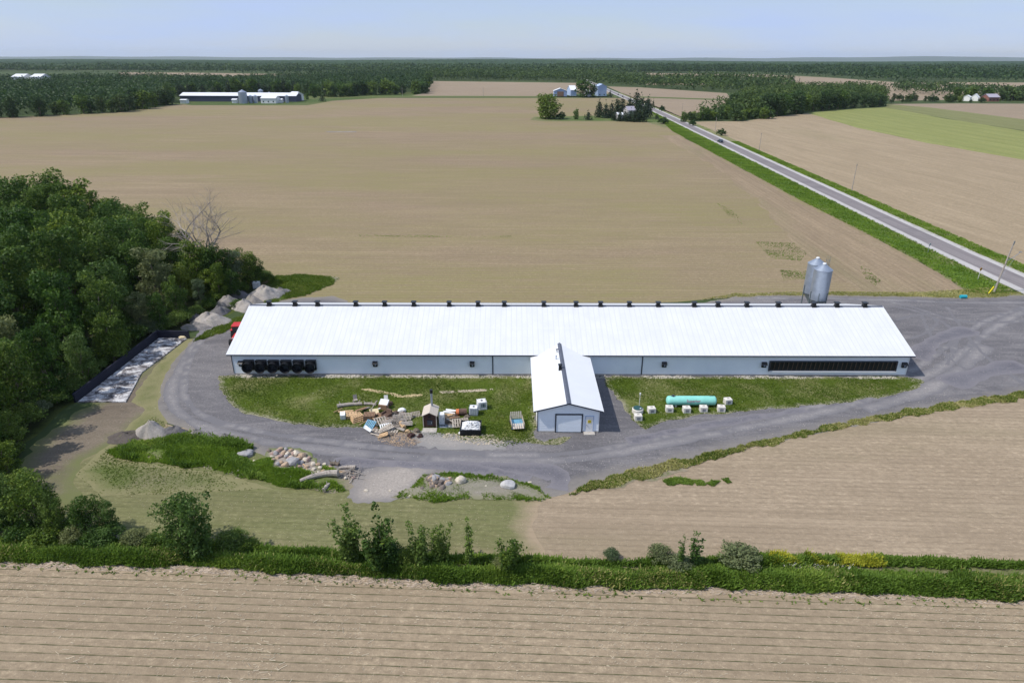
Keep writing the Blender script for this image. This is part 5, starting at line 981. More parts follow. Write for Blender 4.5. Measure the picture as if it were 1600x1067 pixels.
# ------------------------------------------------------------------ trees
def leafquads(C,Nm,size,r,flat=.5):
    n=len(C); Nm=Nm/np.maximum(1e-6,np.linalg.norm(Nm,axis=1))[:,None]; Nm=Nm*flat+r.normal(0,.5,(n,3)); Nm/=np.linalg.norm(Nm,axis=1)[:,None]
    A=np.cross(Nm,r.normal(0,1,(n,3))); A/=np.maximum(1e-6,np.linalg.norm(A,axis=1))[:,None]; B=np.cross(Nm,A); s=(size*r.uniform(.55,1.3,n))[:,None]/2
    return np.stack([C-A*s,C-B*s*.62+Nm*s*.15,C+A*s,C+B*s*.62+Nm*s*.15],1).reshape(-1,3)
def crownmesh(name,lobes,nleaf,size,mat,r,flat=.5,shell=.72,droop=0,tonevar=.5):
    ws=np.array([l[3]**2 for l in lobes]); ws/=ws.sum(); idx=r.choice(len(lobes),nleaf,p=ws); L_=np.array([l[:4] for l in lobes])[idx]
    d_=r.normal(0,1,(nleaf,3)); d_/=np.linalg.norm(d_,axis=1)[:,None]; rad=L_[:,3]*(shell+(1-shell)*r.uniform(0,1,nleaf)**.5*1.15); sub=1+.18*np.sin(d_[:,0]*6+idx)*np.sin(d_[:,1]*7+idx*2)*np.sin(d_[:,2]*5)
    C=L_[:,:3]+d_*(rad*sub)[:,None]*np.array([1,1,.82]); C+=r.normal(0,size*.35,C.shape)
    lt=r.uniform(0,1,len(lobes))[idx]; tone=np.clip(.5+tonevar*(lt-.5)+r.normal(0,.18,nleaf),0,1)
    return arrmesh(name,leafquads(C,d_+np.array([0,0,.35]),size,r,flat),np.arange(4*nleaf).reshape(-1,4),mat,{'tone':('FACE',tone)})
def trunkmesh(name,h,r0,lobes,mat,r,k=7,base=0,n=7):
    m=MB(); top=h*.72; pts=[Vector((0,0,base-.1))]; 
    for i in range(1,6): pts.append(Vector((r.normal(0,.02*h),r.normal(0,.02*h),top*i/5)))
    m.tube(pts,[r0*(1.25 if i==0 else 1-.75*i/5) for i in range(6)],n)
    for l in lobes[:k]:
        q=Vector(l[:3]); f=min(.9,max(.25,(q.z-h*.22)/h)); s_=pts[int(f*5)]; mid=s_.lerp(q,.5)+Vector((0,0,-.03*h)); m.tube([s_,mid,q],[r0*.42,r0*.28,r0*.1],5)
    me=bpy.data.meshes.new(name); me.from_pydata(m.v,[],m.f); me.materials.append(mat); return me
def lobes_dec(r,h,w_,n,low=.3,qm=1.02):
    out=[]
    n=int(n*1.8)
    for i in range(n):
        z=low+(1-low)*(i+.5)/n*.93; env=math.sqrt(max(.05,1-((z-(low+.95)/2)/((1.0-low)/1.75))**2)); a=i*2.4+r.uniform(-.6,.6); q=r.uniform(.45,1.)*qm*w_*env*.82
        out.append((q*math.cos(a),q*math.sin(a),z*h+r.normal(0,.03*h),w_*r.uniform(.2,.42)*(.6+.4*env)))
    out.append((0,0,h*.55,w_*.5)); out.append((r.normal(0,.15)*w_,r.normal(0,.15)*w_,h*.88,w_*.3)); return out
def conifer_lobes(r,h,w_,n=9):
    out=[]
    for i in range(n):
        f=i/(n-1); z=h*(.10+.86*f); q=w_*(1-f)**.85+.12*w_
        for a in range(3 if f<.8 else 1):
            t=a*2.09+i; out.append((q*.42*math.cos(t),q*.42*math.sin(t),z,q*.62))
    return out
PROTO={}
def proto(key,h,w_,kind,nleaf,size,leaf,bark='bark',seed=0,low=.3,nl=13,flat=.5,name='tree',cat='tree',r0=None,shell=.72):
    r=np.random.default_rng(seed); 
    if kind=='dec': lb=lobes_dec(r,h,w_,nl,low,.78 if key.startswith('far') else 1.02)
    elif kind=='con': lb=conifer_lobes(r,h,w_)
    elif kind=='bush':
        lb=[(0,0,h*.38,w_*.5)]
        for i in range(nl*2):
            a=i*2.4+r.uniform(-.4,.4); q=math.sqrt((i+.5)/(nl*2))*.78*w_; zz=h*(.80-.55*(q/w_)**2)*r.uniform(.75,1.05); lb.append((q*math.cos(a),q*math.sin(a),zz-.12*h,w_*r.uniform(.18,.32)))
    elif kind=='sap':
        lb=[]
        for b in range(nl):
            a=r.uniform(0,6.28); s_=r.uniform(.1,.9)*w_; z1=h*r.uniform(.5,1.)
            for j in range(5): f=.25+.75*j/4; lb.append((s_*f*math.cos(a),s_*f*math.sin(a),z1*f,w_*.30*(1.2-.65*f)))
    cm_=crownmesh('crown',lb,nleaf,size,M[leaf],r,flat,shell)
    tm=trunkmesh('trunk',h,r0 or h*.020+.04,lb[::max(1,len(lb)//7)],M[bark],r)
    PROTO[key]=(name,cat,cm_,tm,h)
for i in range(5): proto('oak%d'%i,15.5,4.2,'dec',5200,.50,['leaf','leaf','leaf','leaf_light','leaf'][i],seed=10+i,low=.07,nl=[17,14,18,15,20][i],name='broadleaf_tree')
for i in range(2): proto('pale%d'%i,12,3.0,'dec',4200,.40,'leaf_grey',seed=20+i,low=.05,nl=13,name='broadleaf_tree')
proto('yel0',8,2.6,'dec',3000,.36,'leaf_yellow',seed=24,low=.2,nl=11,name='broadleaf_tree')
for i in range(3): proto('bush%d'%i,4.2,2.3,'bush',3000,.26,['leaf','leaf_light','leaf_grey'][i],seed=30+i,nl=13,name='shrub',cat='shrub',r0=.06)
for i in range(3): proto('sap%d'%i,5.0,1.5,'sap',2100,.27,['leaf_light','leaf','leaf_light'][i],seed=40+i,nl=8,name='sapling',cat='sapling',r0=.05)
proto('mix0',7.0,2.6,'dec',5200,.25,'leaf',seed=51,low=.06,nl=18,name='broadleaf_tree')
proto('whip0',5.5,.75,'sap',900,.24,'leaf_light',seed=52,nl=6,name='sapling',cat='sapling',r0=.05)
for i in range(3): proto('far%d'%i,14,4.9,'dec',1000,1.15,['leaf_far','leaf_far','leaf'][i],seed=60+i,low=.06,nl=12,name='broadleaf_tree')
for i in range(2): proto('cedar%d'%i,13,3.1,'con',750,1.0,'needle',seed=70+i,name='conifer',cat='conifer')
proto('faryel',9,3.8,'dec',800,1.,'leaf_light',seed=75,low=.03,nl=12,name='broadleaf_tree')
proto('farbush',4,2.3,'bush',420,.7,'leaf_far',seed=76,nl=8,name='shrub',cat='shrub',r0=.06)
proto('farcolumn',6,2.2,'con',300,.7,'needle',seed=77,name='evergreen_shrub',cat='shrub')
proto('farwillow',15,6.2,'dec',3600,.9,'leaf_light',seed=78,low=.04,nl=20,name='broadleaf_tree')
def plant(key,x,y,h,label,group=None,wide=1.,rz=None,z=0):
    nm,cat,cm_,tm,h0=PROTO[key]; s=h/h0; t=empty(nm,(x,y,z),rnd.uniform(0,6.28) if rz is None else rz,label,cat,group); t.scale=(s*wide,s*wide,s)
    for n_,me in (('trunk',tm),('crown',cm_)): obj(n_,me,t)
    return t
def plantpx(key,px,py,hpx,label,group=None,wide=1.,z=0):
    if py>700 and not key.startswith(('sap','whip')): py-=.2*hpx; hpx*=.84
    x,y,_=G(px,py); h=hpx*MPP(y,3)/ (CP+ .0) ; return plant(key,x,y,h*1.0,label,group,wide,z=z)
# -- the dark wood at the left
def Wp(px,py,z): a=G(px,py,z); return (a[0],a[1])
front=gp([(425,432),(395,452),(350,482),(300,512),(244,526),(180,575),(122,622),(70,665),(25,705),(-20,740),(-80,745),(-200,745)])
back=[Wp(*q) for q in ((-330,285,15),(-150,278,15),(-20,280,15),(60,276,15),(130,288,14),(200,300,13.5),(245,330,12),(300,362,10),(350,380,8),(400,402,6),(430,425,2.5))]
WOOD=front+[(-75,40),(-100,45),(-120,90)]+back
WP=np.array(WOOD); cand=[]; r=np.random.default_rng(3)
for _ in range(9000):
    x=r.uniform(-125,WP[:,0].max()); y=r.uniform(42,WP[:,1].max())
    if not inpoly(np.array([x]),np.array([y]),WOOD)[0]: continue
    ed=edgedist(np.array([x]),np.array([y]),WOOD)[0]
    px=800+1030*x/(y*CP+35*SP)
    if px<-260: continue
    dm=4.0 if ed<5 else 5.7
    if ed<1.0: continue
    if all((x-a)**2+(y-b)**2>dm*dm for a,b,_,_ in cand): cand.append((x,y,ed,px))
fd=lambda x,y: float(edgedist(np.array([x]),np.array([y]),[*front,*reversed([(a-.01,b-.01) for a,b in front])])[0])
def backh(x,y):                      # height of the silhouette the photograph shows
    return 16.
rows={'front':[], 'middle':[], 'back':[]}
for x,y,ed,px in cand:
    f=fd(x,y); rows['front' if f<5 else 'middle' if f<13 else 'back'].append((px,x,y,f))
ordn=['first','second','third','fourth','fifth','sixth','seventh','eighth','ninth','tenth','eleventh','twelfth','thirteenth','fourteenth','fifteenth','sixteenth','seventeenth','eighteenth','nineteenth','twentieth']
def silh(px):
    return float(np.interp(px,[-300,-20,60,130,200,245,300,350,400,430],[15,15.5,16,15,13.5,12.5,10.5,8.5,6,3.5]))
cnt=0
for row,L_ in rows.items():
    L_.sort(reverse=True)
    for i,(px,x,y,f) in enumerate(L_):
        hmax=silh(px)*rnd.uniform(.74,1.10)
        if row=='front': h=hmax*rnd.uniform(.5,.74); key=rnd.choice(['oak3','pale0','oak1','oak4','pale1','oak2','oak0'])
        elif row=='middle': h=hmax*rnd.uniform(.72,.95); key=rnd.choice(['oak0','oak1','oak2','oak3','oak4','pale1'])
        else: h=hmax; key=rnd.choice(['oak0','oak1','oak2','oak4','oak3'])
        if px>395: h=min(h,4.); key='bush0'
        h=max(h,2.6)
        tone_={'oak0':'dark green rounded','oak1':'dark green broad','oak2':'dark green bushy','oak3':'fresh green','oak4':'dark green dense','pale0':'greyish green feathery','pale1':'greyish green leafy','bush0':'low dark green bushy'}[key]
        o_=ordn[i]+' from the right' if i<20 else ordn[i-20]+' beyond the twentieth' if i<40 else 'near the left end'
        plant(key,x,y,h,'%s tree, %s, %s row of left wood'%(tone_,o_,row),'trees of the dark wood at the left',rnd.uniform(.85,1.15)); cnt+=1
print('wood trees',cnt)
for i,(px,py) in enumerate([(422,438),(408,446),(388,458),(352,472),(336,484),(318,496),(296,508),(270,518),(246,524),(225,533),(205,549),(186,566),(168,582),(148,600),(128,616),(104,634),(80,652),(56,672),(30,694),(5,716),(-25,735)]):
    x,y,_=G(px,py); plant(rnd.choice(['bush0','bush0','bush1','bush2']),x-1.6,y+.6,rnd.uniform(2.2,4.2),'leafy shrub at the foot of the left wood, %s from the upper end'%(ordn[i] if i<20 else 'last'),'shrubs along the foot of the left wood',rnd.uniform(1.,1.5))
x,y,_=G(298,476); plant('yel0',x-1,y,7.5,'bright yellow green tree standing out in the left wood below the bare tree')
for i,(px,py,h_,k_) in enumerate([(318,464,10.5,'oak0'),(338,462,9.5,'oak4'),(352,458,9.,'oak2'),(368,455,8.2,'pale1'),(381,450,7.6,'oak3'),(394,448,6.6,'oak0'),(404,444,5.6,'oak2'),(345,470,7.,'oak1'),(366,466,5.5,'oak4')]):
    x,y,_=G(px,py); plant(k_,x,y,h_,'leafy tree between the bare tree and the barn end, %s from the left'%ordn[i],'trees at the right end of the left wood',1.05)
for i,(px,py,h_,k_) in enumerate([(22,712,8,'oak3'),(2,728,8,'oak0'),(-25,742,8,'oak4'),(16,748,6.5,'oak2'),(-8,766,6.5,'oak1'),(30,772,5,'bush1'),(8,792,5.,'oak3'),(46,786,3.6,'bush0'),(-30,800,6,'oak1')]):
    x,y,_=G(px,py); plant(k_,x,y,h_*.72,'tree between the left wood and the ditch hedge, %s from the top'%ordn[i],'trees between wood and ditch hedge',1.1)
x,y,_=G(228,520); plant('pale0',x,y-.5,7.,'pale feathery willow-like tree at the wood edge above the stained pad',wide=1.2)
x,y,_=G(325,472)
def bare(px,py,h,label):
    x,y,_=G(px,py); m=MB(); rs=random.Random(4)
    def br(p,d_,L_,r_,dep):
        n=4; q=p; pts=[p]; 
        for i in range(n): d_=(d_+Vector((rs.gauss(0,.13),rs.gauss(0,.13),rs.gauss(.02,.06)))).normalized(); q=q+d_*L_/n; pts.append(q)
        m.tube(pts,[r_*(1-.5*i/n) for i in range(n+1)],5 if dep<2 else 3)
        if dep<5:
            for k in range(3 if dep<4 else 2):
                t=pts[rs.randrange(2,n+1)]; e=(d_+Vector((rs.gauss(0,.55),rs.gauss(0,.55),rs.gauss(.05,.3)))).normalized(); br(t,e,L_*rs.uniform(.6,.8),r_*.52,dep+1)
    for k,dv in enumerate(((0,0,1),)): br(Vector((0,0,-.1)),Vector(dv),h*.42,.38,0)
    for dv in ((-.75,0,.8),(.7,.1,.75),(.25,-.3,.9),(-.3,.3,.9)): br(Vector((0,0,h*.36)),Vector(dv).normalized(),h*.38,.22,1)
    o=m.build('dead_tree',M['pale_twig']); o.location=(x,y,0); prop(o,label,'tree')
bare(330,452,16.,'bare leafless tree with spreading grey branches rising out of the left wood')
# -- bushes and saplings along the ditch
HG=[('oak3',18,848,88,'leafy tree at the far left end of the ditch hedge',.9),('mix0',62,846,108,'tallest leafy tree in the left hedge clump',1.0),('oak1',100,850,72,'rounded tree in the middle of the left hedge clump',1.0),('mix0',146,848,78,'leafy tree near the right end of the left hedge clump',1.0),('oak3',176,846,66,'fresh green tree at the right end of the left hedge clump',.9),('oak1',3,850,100,'leafy tree behind the far left hedge tree',1.0),('oak3',82,848,80,'fresh green tree right of the tallest hedge tree',.9),('oak1',128,850,66,'bushy tree between the rounded tree and the right end of the clump',1.1),('bush1',168,852,42,'fresh green shrub above the pale fallen trunk',1.4),('bush0',75,854,42,'dark shrub under the tallest hedge tree',1.5),('bush0',150,856,34,'dark low shrub left of the pale fallen trunk',1.4),('mix0',-30,846,100,'leafy tree cut by the left edge of the picture',1.),
('bush2',120,852,40,'greyish shrub at the foot of the left hedge clump',1.2),('bush0',35,852,45,'dark shrub at the foot of the far left hedge trees',1.2),('bush2',212,856,36,'greyish rounded shrub right of the pale fallen trunk',1.3),('bush0',240,858,30,'low dark shrub between the greyish shrub and the big bushy tree',1.2),
('mix0',294,880,112,'big dense bushy tree standing alone in the hedge',1.15),('sap2',318,874,104,'sparse sapling top rising out of the big bushy tree',.9),('bush1',365,862,44,'fresh green shrub right of the big bushy tree',1.2),('bush0',390,864,28,'low dark shrub, second right of the big bushy tree',1.3),
('sap0',548,876,84,'leafy sapling with open crown, left of the round bush',1.25),('bush0',602,886,52,'round dark bush spilling onto the near bank',1.25),('sap1',598,888,104,'tall sparse sapling rising out of the round dark bush',1.0),('sap0',658,884,76,'leaning sapling just right of the round dark bush',1.),('sap2',690,878,62,'light green sapling leaning right, middle of the ditch',1.1),('whip0',733,884,84,'slender upright sapling standing alone in the ditch',1.),('bush1',636,886,40,'small light shrub between the round bush and the leaning sapling',1.),
('sap1',792,892,70,'dark green sapling left of the open part of the ditch',1.2),('bush2',788,894,34,'greyish shrub at the foot of the dark green sapling',1.2),('bush2',955,880,30,'small greyish shrub at the top of the far bank',1.0),('bush2',1030,884,42,'greyish shrub left of the pair of saplings',1.1),('whip0',1062,890,62,'light green slender sapling right of centre in the ditch',1.1),('whip0',1085,888,64,'slender green sapling, right one of the pair',1.5),('bush2',1062,896,34,'grey bush at the foot of the pair of saplings',1.5),('bush2',1155,892,48,'wide rounded pale grey green bush left of the yellow flowers',1.55),('bush0',1098,890,22,'low dark shrub between the saplings and the pale bush',1.5)]
for k,px,py,hp_,lb,wd in HG: plantpx(k,px,py,hp_,lb,'shrubs and saplings along the ditch',wd)
plantpx('bush0',372,480,16,'low green shrub among the gravel heaps by the barn',None,1.3)
# -- homestead by the road
HS=[('farwillow',855,186,33,'wide pale green tree at the left end of the homestead lawn',1.55),('farbush',876,187,12,'small tree at the right foot of the wide pale tree',1.2),('faryel',900,187,14,'small light green tree on the homestead lawn',.8),('farcolumn',919,188,14,'dark oval evergreen on the homestead lawn',1.3)]
for i,(px,py,hp_) in enumerate([(936,184,27),(946,185,25),(955,184,24),(964,182,30),(972,181,28),(983,178,27),(994,176,33),(1001,186,36),(1010,184,30),(1012,178,26),(960,189,16),(968,190,18),(976,190,17),(985,190,19),(995,191,22),(1004,191,24),(979,190.5,16),(990,191,20)]): HS.append(('cedar%d'%(i%2),px,py,hp_,'dark conifer round the farmhouse by the road, %s counted from the left'%ordn[i],1.05))
HS+=[('farcolumn',1026,187,9,'small dark bush beside the road at the homestead',1.2),('farbush',1036,194,11,'round green bush at the tip of the homestead lawn',1.4),('farbush',1034,174,9,'small dark bush across the road from the homestead',.9),('farcolumn',1020,170,14,'slim pale poplar behind the homestead conifers',.5),
('faryel',1068,191,14,'light green bush at the left end of the right wood',1.),('farbush',1082,197,10,'low bush on the road verge below the right wood',1.1),('farbush',1127,212,11,'lone round bush on the far verge behind the car',1.2),
('far2',911,152.6,24,'big dark green tree in front of the distant white shed',1.7),('far1',926,152.4,18,'dark green tree left of the distant blue grey barn',1.3),('farcolumn',953,152.5,10,'dark conical tree right of the distant blue grey barn',1.2),('farcolumn',1121,157,4,'tiny dark bush on the distant field lane',1.2)]
HS+=[('faryel',480,156,9,'small round tree at the right end of the distant poultry farm',.9),('farbush',492,154,6,'tiny dark bush beyond the distant poultry farm',1.),('farcolumn',504,159,10,'dark round tree at the far right of the distant poultry farm',1.4),('faryel',552,150,9,'small tree alone in front of the forest gap',.9)]
HS+=[('farbush',1534,160.5,8,'dark bush in front of the left end of the distant brown house',1.3),('farbush',1516,160.8,5,'small bush between the two distant white sheds',1.),('faryel',1500,160,9,'green tree left of the distant white sheds',1.2)]
for i,px in enumerate((1393,1410,1416,1422,1482)): HS.append(('farbush',px,160.5 if i else 161,6,'tiny dark bush on the line between the distant fields, %s from the left'%ordn[i],1.))
for k,px,py,hp_,lb,wd in HS: plantpx(k,px,py,hp_,lb,None,wd)
# -- treelines: individual trees along the front, the mass behind as one wood
def rowtrees(pts,n,h,keys,fmt,group,jit=4,back=0):
    P=[Vector(G(*p)[:2]) for p in pts]; Ls=[(b-a).length for a,b in zip(P,P[1:])]; T=sum(Ls)
    for i in range(n):
        s=(i+.5)/n*T; k=0
        while k<len(Ls)-1 and s>Ls[k]: s-=Ls[k]; k+=1
        q=P[k].lerp(P[k+1],s/Ls[k]); plant(rnd.choice(keys),q.x+rnd.gauss(0,jit*.4),q.y+back+rnd.gauss(0,jit),h*rnd.uniform(.65,1.2),fmt,group,rnd.uniform(1.,1.5))
rowtrees([(1072,189),(1100,188.5),(1170,186.5),(1205,184)],20,7.5,['faryel','faryel','farbush'],'light green bushy tree in the low row at the foot of the right wood','low trees at the foot of the right wood',3)
rowtrees([(1140,176),(1205,182.5),(1262,174.5),(1325,168.5),(1383,166)],34,14,['far0','far1','far2'],'dark green tree in the front row of the right wood','front trees of the right wood',3)
rowtrees([(-60,187),(0,184.5),(185,175.5),(262,164.5),(264,154)],38,14,['far0','far1','far2'],'dark green tree in the front row of the forest behind the field at left','front trees of the forest at left',4)
rowtrees([(275,152),(380,148),(470,147)],26,15,['cedar0','cedar1','far2'],'dark conifer in the row behind the distant poultry farm','conifers behind the distant poultry farm',3)
rowtrees([(462,149),(520,152),(545,151.5),(572,148),(600,148),(650,147.5),(667,146)],24,14,['far0','far1','faryel'],'green tree in the front row of the forest right of the distant poultry farm','front trees right of the distant poultry farm',5)
rowtrees([(667,146),(668,136),(669,128)],6,15,['far0','far2'],'dark green tree at the end face of the forest by the far field','end trees of the forest by the far field',5)
rowtrees([(1386,157),(1440,159),(1500,160)],12,7,['farbush','far0'],'small dark tree in the hedge between the far fields at right','small trees in the far right hedge',6)
rowtrees([(1490,156.5),(1530,156.5),(1570,157),(1620,158)],14,13,['far0','far2','faryel'],'dark tree around the distant house at right','trees around the distant house at right',8)
def canopy_mass(name,polys,sp,h,nl,ls,label,mats,seed=5,con=None,shade=True):
    r=np.random.default_rng(seed); X=[];Y=[]
    for P in polys:
        P=np.array(P); xs=np.arange(P[:,0].min(),P[:,0].max(),sp); ys=np.arange(P[:,1].min(),P[:,1].max(),sp); gx,gy=np.meshgrid(xs,ys); gx=gx.ravel()+r.uniform(-.45,.45,gx.size)*sp; gy=gy.ravel()+r.uniform(-.45,.45,gy.size)*sp; m=inpoly(gx,gy,P); X.append(gx[m]);Y.append(gy[m])
    X=np.concatenate(X);Y=np.concatenate(Y); n=len(X); hh=h*(r.uniform(.62,1.15,n)+.16*np.sin(X*.021+1)*np.sin(Y*.013)); w_=sp*.60*r.uniform(.6,1.6,n)*(.75+.25*hh/h)
    k=nl; d_=r.normal(0,1,(n*k,3)); d_[:,2]=np.abs(d_[:,2])*1.2-.5; d_/=np.linalg.norm(d_,axis=1)[:,None]
    cz=np.repeat(hh*.62,k); rw=np.repeat(w_,k); rh=np.repeat(hh*.40,k); jag=1+.22*r.normal(0,1,n*k)*.6
    C=np.column_stack([np.repeat(X,k)+d_[:,0]*rw*jag,np.repeat(Y,k)+d_[:,1]*rw*jag,cz+d_[:,2]*rh*jag*np.where(d_[:,2]<0,1.75,1)])
    tone=np.clip(np.repeat(r.uniform(0,1,n)**1.3*.75,k)+.15*(ffield(X,Y,.03).repeat(k))+r.normal(0,.13,n*k)+.1,0,1)
    prop(obj(name,arrmesh(name,leafquads(C,d_+np.array([0,0,.2]),ls,r,.75),np.arange(4*n*k).reshape(-1,4),mats,{'tone':('FACE',tone)})),label,'forest',kind='stuff'); print(name,n)
def gpp(L_): return [G(*p)[:2] for p in L_]
canopy_mass('forest',[gpp([(1095,187),(1180,184),(1206,181),(1264,172),(1325,167),(1381,165),(1378,150),(1320,147),(1230,148),(1150,160),(1140,174)])],8.5,14.,90,1.7,'dark green wood beyond the road, between the tan and the yellow green field',M['leaf_far'],7)
canopy_mass('forest',[gpp([(-250,194),(-60,186),(0,183),(185,174),(262,163),(263,152),(380,147),(470,146),(520,150.5),(545,150),(600,147),(650,146),(666,145),(667,127),(667,120),(560,126),(300,131),(180,131),(-250,131)])],9.0,14.,44,2.2,'broad dark forest beyond the big field at left, behind the distant poultry farm',M['leaf_far'],8)
canopy_mass('forest',[gpp([(667,127),(800,126.5),(900,129.5),(1000,136.5),(1135,145.5),(1240,141),(1235,134),(1120,131),(1020,128.5),(900,120),(667,118)])],10.5,14.5,26,3.0,'long forest belt behind the far farm with the white shed',M['leaf_far'],9)
canopy_mass('forest',[gpp([(1394,145),(1440,149),(1500,152),(1560,152),(1600,146),(1700,146),(1700,141),(1560,146),(1490,144.5),(1440,141),(1398,139)]),gpp([(1580,160),(1720,163),(1720,150),(1590,152)])],10,11,26,2.6,'low wood between the distant fields at the right',M['leaf_far'],10)
canopy_mass('forest',[gpp([(-300,112),(180,112.3),(400,115),(575,117),(667,118),(900,119.5),(1005,113.8),(1005,107),(-300,107)])],20,15,14,5.2,'distant forest beyond the thin field strip at left',M['leaf_far'],11)
canopy_mass('forest',[gpp([(1005,113.8),(1200,116.3),(1300,121.3),(1400,128.3),(1600,128.6),(1950,130),(1950,112),(1200,108),(1005,107)])],17,16,18,4.4,'distant forest beyond the pale fields at the right',M['leaf_far'],12)
# farther forest: one bumpy sheet of tree tops reaching the horizon
def topsheet():
    r=np.random.default_rng(2); rs_=[]; q=2050.
    while q<4900: rs_.append(q); q*=1.0045
    th=np.linspace(-.78,.78,760); V=[];n=len(th)
    for i,q in enumerate(rs_):
        x=q*np.tan(th)*.93; y=np.full(n,q)+r.uniform(-.3,.3,n)*q*.006; x=x+r.uniform(-.3,.3,n)*q*.0018
        z=9+r.uniform(-4.,5.,n)+3*np.sin(x*.0021+1)*np.sin(q*.0017)+ (5*np.exp(-((x+200)/900.)**2)*(q>3500))+ZT(q)
        if i==0: z[:]=3
        V.append(np.column_stack([x,y,z]))
    V=np.concatenate(V); m=len(rs_); I=np.arange(m*n).reshape(m,n); F=np.stack([I[:-1,:-1],I[:-1,1:],I[1:,1:],I[1:,:-1]],-1).reshape(-1,4)
    t=np.clip(r.uniform(0,1,len(F))*.6+.2*ffield(V[F[:,0],0],V[F[:,0],1],.004)+.2,0,1)
    prop(obj('forest',arrmesh('forest',V,F,M['leaf_far'],{'tone':('FACE',t)})),'farthest forest reaching to the horizon under the blue hills','forest',kind='stuff')
topsheet()
# hills on the horizon
hm=plain('hill_woods',(.05,.075,.04),.95,var=.2,scale=.002)
V=[];n=260
for i in range(n):
    f=i/(n-1); x=-14000+30000*f; h=-22+52*max(0,math.sin(f*9.0+.6))**1.5*(.35+.65*f)+18*max(0,math.sin(f*31+1))*f+6*math.sin(f*73)
    if f<.3: h-=12*(.3-f)/.3
    V+= [(x,17000,-125),(x,17800,h),(x,19500,-140)]
F=[]
for i in range(n-1):
    a=i*3; F+=[(a,a+3,a+4,a+1),(a+1,a+4,a+5,a+2)]
prop(obj('hills',arrmesh('hills',V,F,hm)),kind='structure')
# ------------------------------------------------------------------ distant farms
def house(name,px,py,w_,d_,h_,s_,rz,wall,roof,label,cat,door=None,win=0,ov=.4,axis='x',trim=None):
    x,y,_=G(px,py); t=empty(name,(x,y,0),rz,label,cat)
    m=MB(); 
    if axis=='x': m.prismx([(-d_/2,0),(d_/2,0),(d_/2,h_),(0,h_+d_/2*s_-.1),(-d_/2,h_)],-w_/2,w_/2)
    else: m.prism([(-w_/2,0),(w_/2,0),(w_/2,h_),(0,h_+w_/2*s_-.1),(-w_/2,h_)],-d_/2,d_/2)
    m.build('wall',wall,t); r_=MB(); W2=(d_ if axis=='x' else w_)/2; L2=(w_ if axis=='x' else d_)/2+ov
    for sg_ in (-1,1):
        q=[(sg_*(W2+ov),h_-ov*s_),(0,h_+W2*s_)]; V=[]
        for l in (-L2,L2):
            for (a,b) in (q[0],q[1],(q[1][0],q[1][1]+.2),(q[0][0],q[0][1]+.2)): V.append((l,a,b) if axis=='x' else (a,l,b))
        r_.add(V,[(0,1,2,3),(7,6,5,4),(0,4,5,1),(1,5,6,2),(2,6,7,3),(3,7,4,0)])
    r_.build('roof',roof,t)
    if door: MB().box((door[0],-d_/2-.06,door[2]/2),(door[1],.1,door[2])).build('door',M[door[3]],t)
    for k in range(win): MB().box((-w_/2+w_*(k+.5)/win,-d_/2-.05,1.6),(1.1,.1,1.1)).build('window',M['glass_dark'],t)
    return t
def mpx(px,py): return MPP(G(px,py)[1])
k=mpx(380,160)
house('poultry_barn',378,158.5,184*k,16,5.2,.30,-.02,M['dark_barnwall'],M['white_steel'],'distant long poultry barn with dark blue wall and white roof','barn')
house('white_shed',423,161.5,23*k,10,4.4,.34,-.05,M['white_paint'],M['white_steel'],'distant white shed in front of the right half of the dark barn','shed',win=3)
house('small_white_shed',289,162,9*k,6,3.,.2,0,M['white_paint'],M['white_steel'],'small pale shed at the left end of the distant dark barn','shed')
house('small_white_shed',368,161.5,7*k,5,3.,.3,0,M['white_paint'],M['white_steel'],'small white shed left of the tallest distant grain bin','shed')
house('gable_end',463,158,11*k,17,5.4,.34,-.25,M['white_paint'],M['white_steel'],'white gabled shed closing the right end of the distant dark barn','shed',door=(0,3,3,'pale_blue'))
house('small_white_shed',439,161,6*k,5,2.8,.3,0,M['white_paint'],M['white_steel'],'tiny white shed just right of the distant white shed','shed')
def bin_(px,py,r_,h_,label):
    x,y,_=G(px,py); t=empty('grain_bin',(x,y,0),0,label,'grain bin','grain bins at the distant poultry farm'); MB().cyl((0,0,0),(0,0,h_),r_,n=20).build('body',M['galv'],t,smooth=True); MB().lathe([(r_*1.04,h_),(.3,h_+r_*.55),(.1,h_+r_*.6)],20).build('roof',M['galv'],t)
bin_(381,162,6.3*k,16*k,'tallest grey grain bin at the distant poultry farm'); bin_(392.5,161.5,3*k,10*k,'small grain bin just right of the tallest distant bin'); bin_(400,161.5,3.3*k,10*k,'second small grain bin right of the tallest distant bin'); bin_(409,156,4.2*k,14*k,'dull bin rising behind the distant white shed'); bin_(449,161,2.6*k,10*k,'slim dark bin in front of the right end of the distant barn'); bin_(422,156,1.7*k,11*k,'thin bin rising behind the roof of the distant white shed')
k=mpx(875,150)
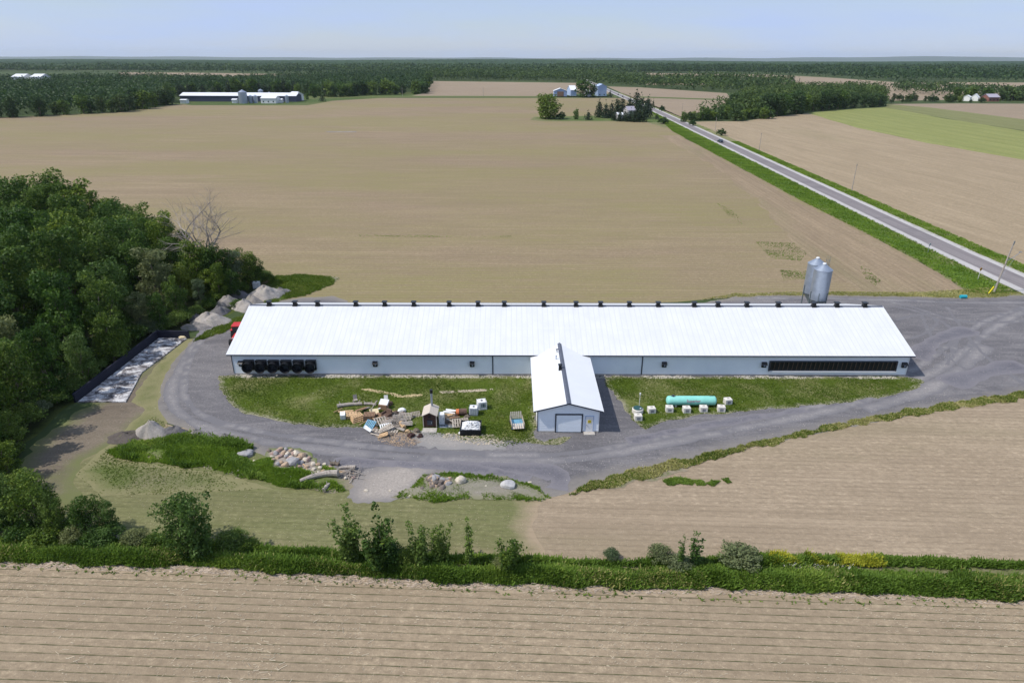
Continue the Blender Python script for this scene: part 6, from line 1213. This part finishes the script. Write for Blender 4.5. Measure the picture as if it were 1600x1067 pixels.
house('white_shed',875,150.5,20*k,12,5.5,.36,.0,M['pale_blue'],M['white_steel'],'distant white roofed shed with brown door standing alone','shed',door=(0,7,5,'wood_brown'),axis='y')
house('white_shed',893,149.5,9*k,24,6,.35,.1,M['pale_blue'],M['white_steel'],'distant tall white shed left of the big dark tree','shed')
house('blue_barn',938,150,14*k,16,10,.45,.1,M['pale_blue'],M['pale_blue'],'distant tall blue grey gabled barn beside the road','barn',axis='y',win=2)
house('small_white_shed',918,151,9*k,8,5,.4,.2,M['white_paint'],M['white_steel'],'distant low white shed left of the blue grey barn','shed')
k=mpx(985,187)
house('farmhouse',983,183,13*k,8,4.8,.6,.3,M['dull_wall'],M['grey_roof'],'pale farmhouse with grey roof half hidden in dark conifers','house',win=2)
house('farmhouse_garage',967,186,9*k,6,3,.4,.3,M['dull_wall'],M['white_steel'],'small white roofed building left of the pale farmhouse','garage')
k=mpx(1540,157)
house('distant_house',1546,158.5,16*k,12,4,.45,0,M['brick'],M['grey_roof'],'distant brown brick house at the right edge of the fields','house',win=3)
house('small_white_shed',1510,158,6*k,7,3.6,.5,.6,M['white_paint'],M['white_steel'],'distant small white shed left of the brown house','shed'); house('small_white_shed',1522.5,158,5*k,7,3.4,.9,.6,M['white_paint'],M['white_steel'],'distant steep white shed next to the brown house','shed')
k=mpx(60,127)
for px,w_,lb in ((40,18,'left one of two distant white roofed sheds in the left forest'),(68,16,'right one of two distant white roofed sheds in the left forest')):
    t=house('white_shed',px,137,w_*k*.8,22,13.5,.3,0,M['white_paint'],M['white_steel'],lb,'shed')
# ------------------------------------------------------------------ haze
hz=bpy.data.materials.new('haze'); hz.use_nodes=True; hn=hz.node_tree; hn.nodes.clear(); ho=hn.nodes.new('ShaderNodeOutputMaterial'); pv=hn.nodes.new('ShaderNodeVolumePrincipled'); pv.inputs['Color'].default_value=(.80,.90,1.0,1); pv.inputs['Density'].default_value=HAZE; pv.inputs['Anisotropy'].default_value=0.1; hn.links.new(pv.outputs[0],ho.inputs['Volume'])
m=MB().box((0,12500,-28),(52000,27500,345)); o=m.build('haze',hz); prop(o,'thin bluish summer haze over the fields and forests','haze',kind='stuff')
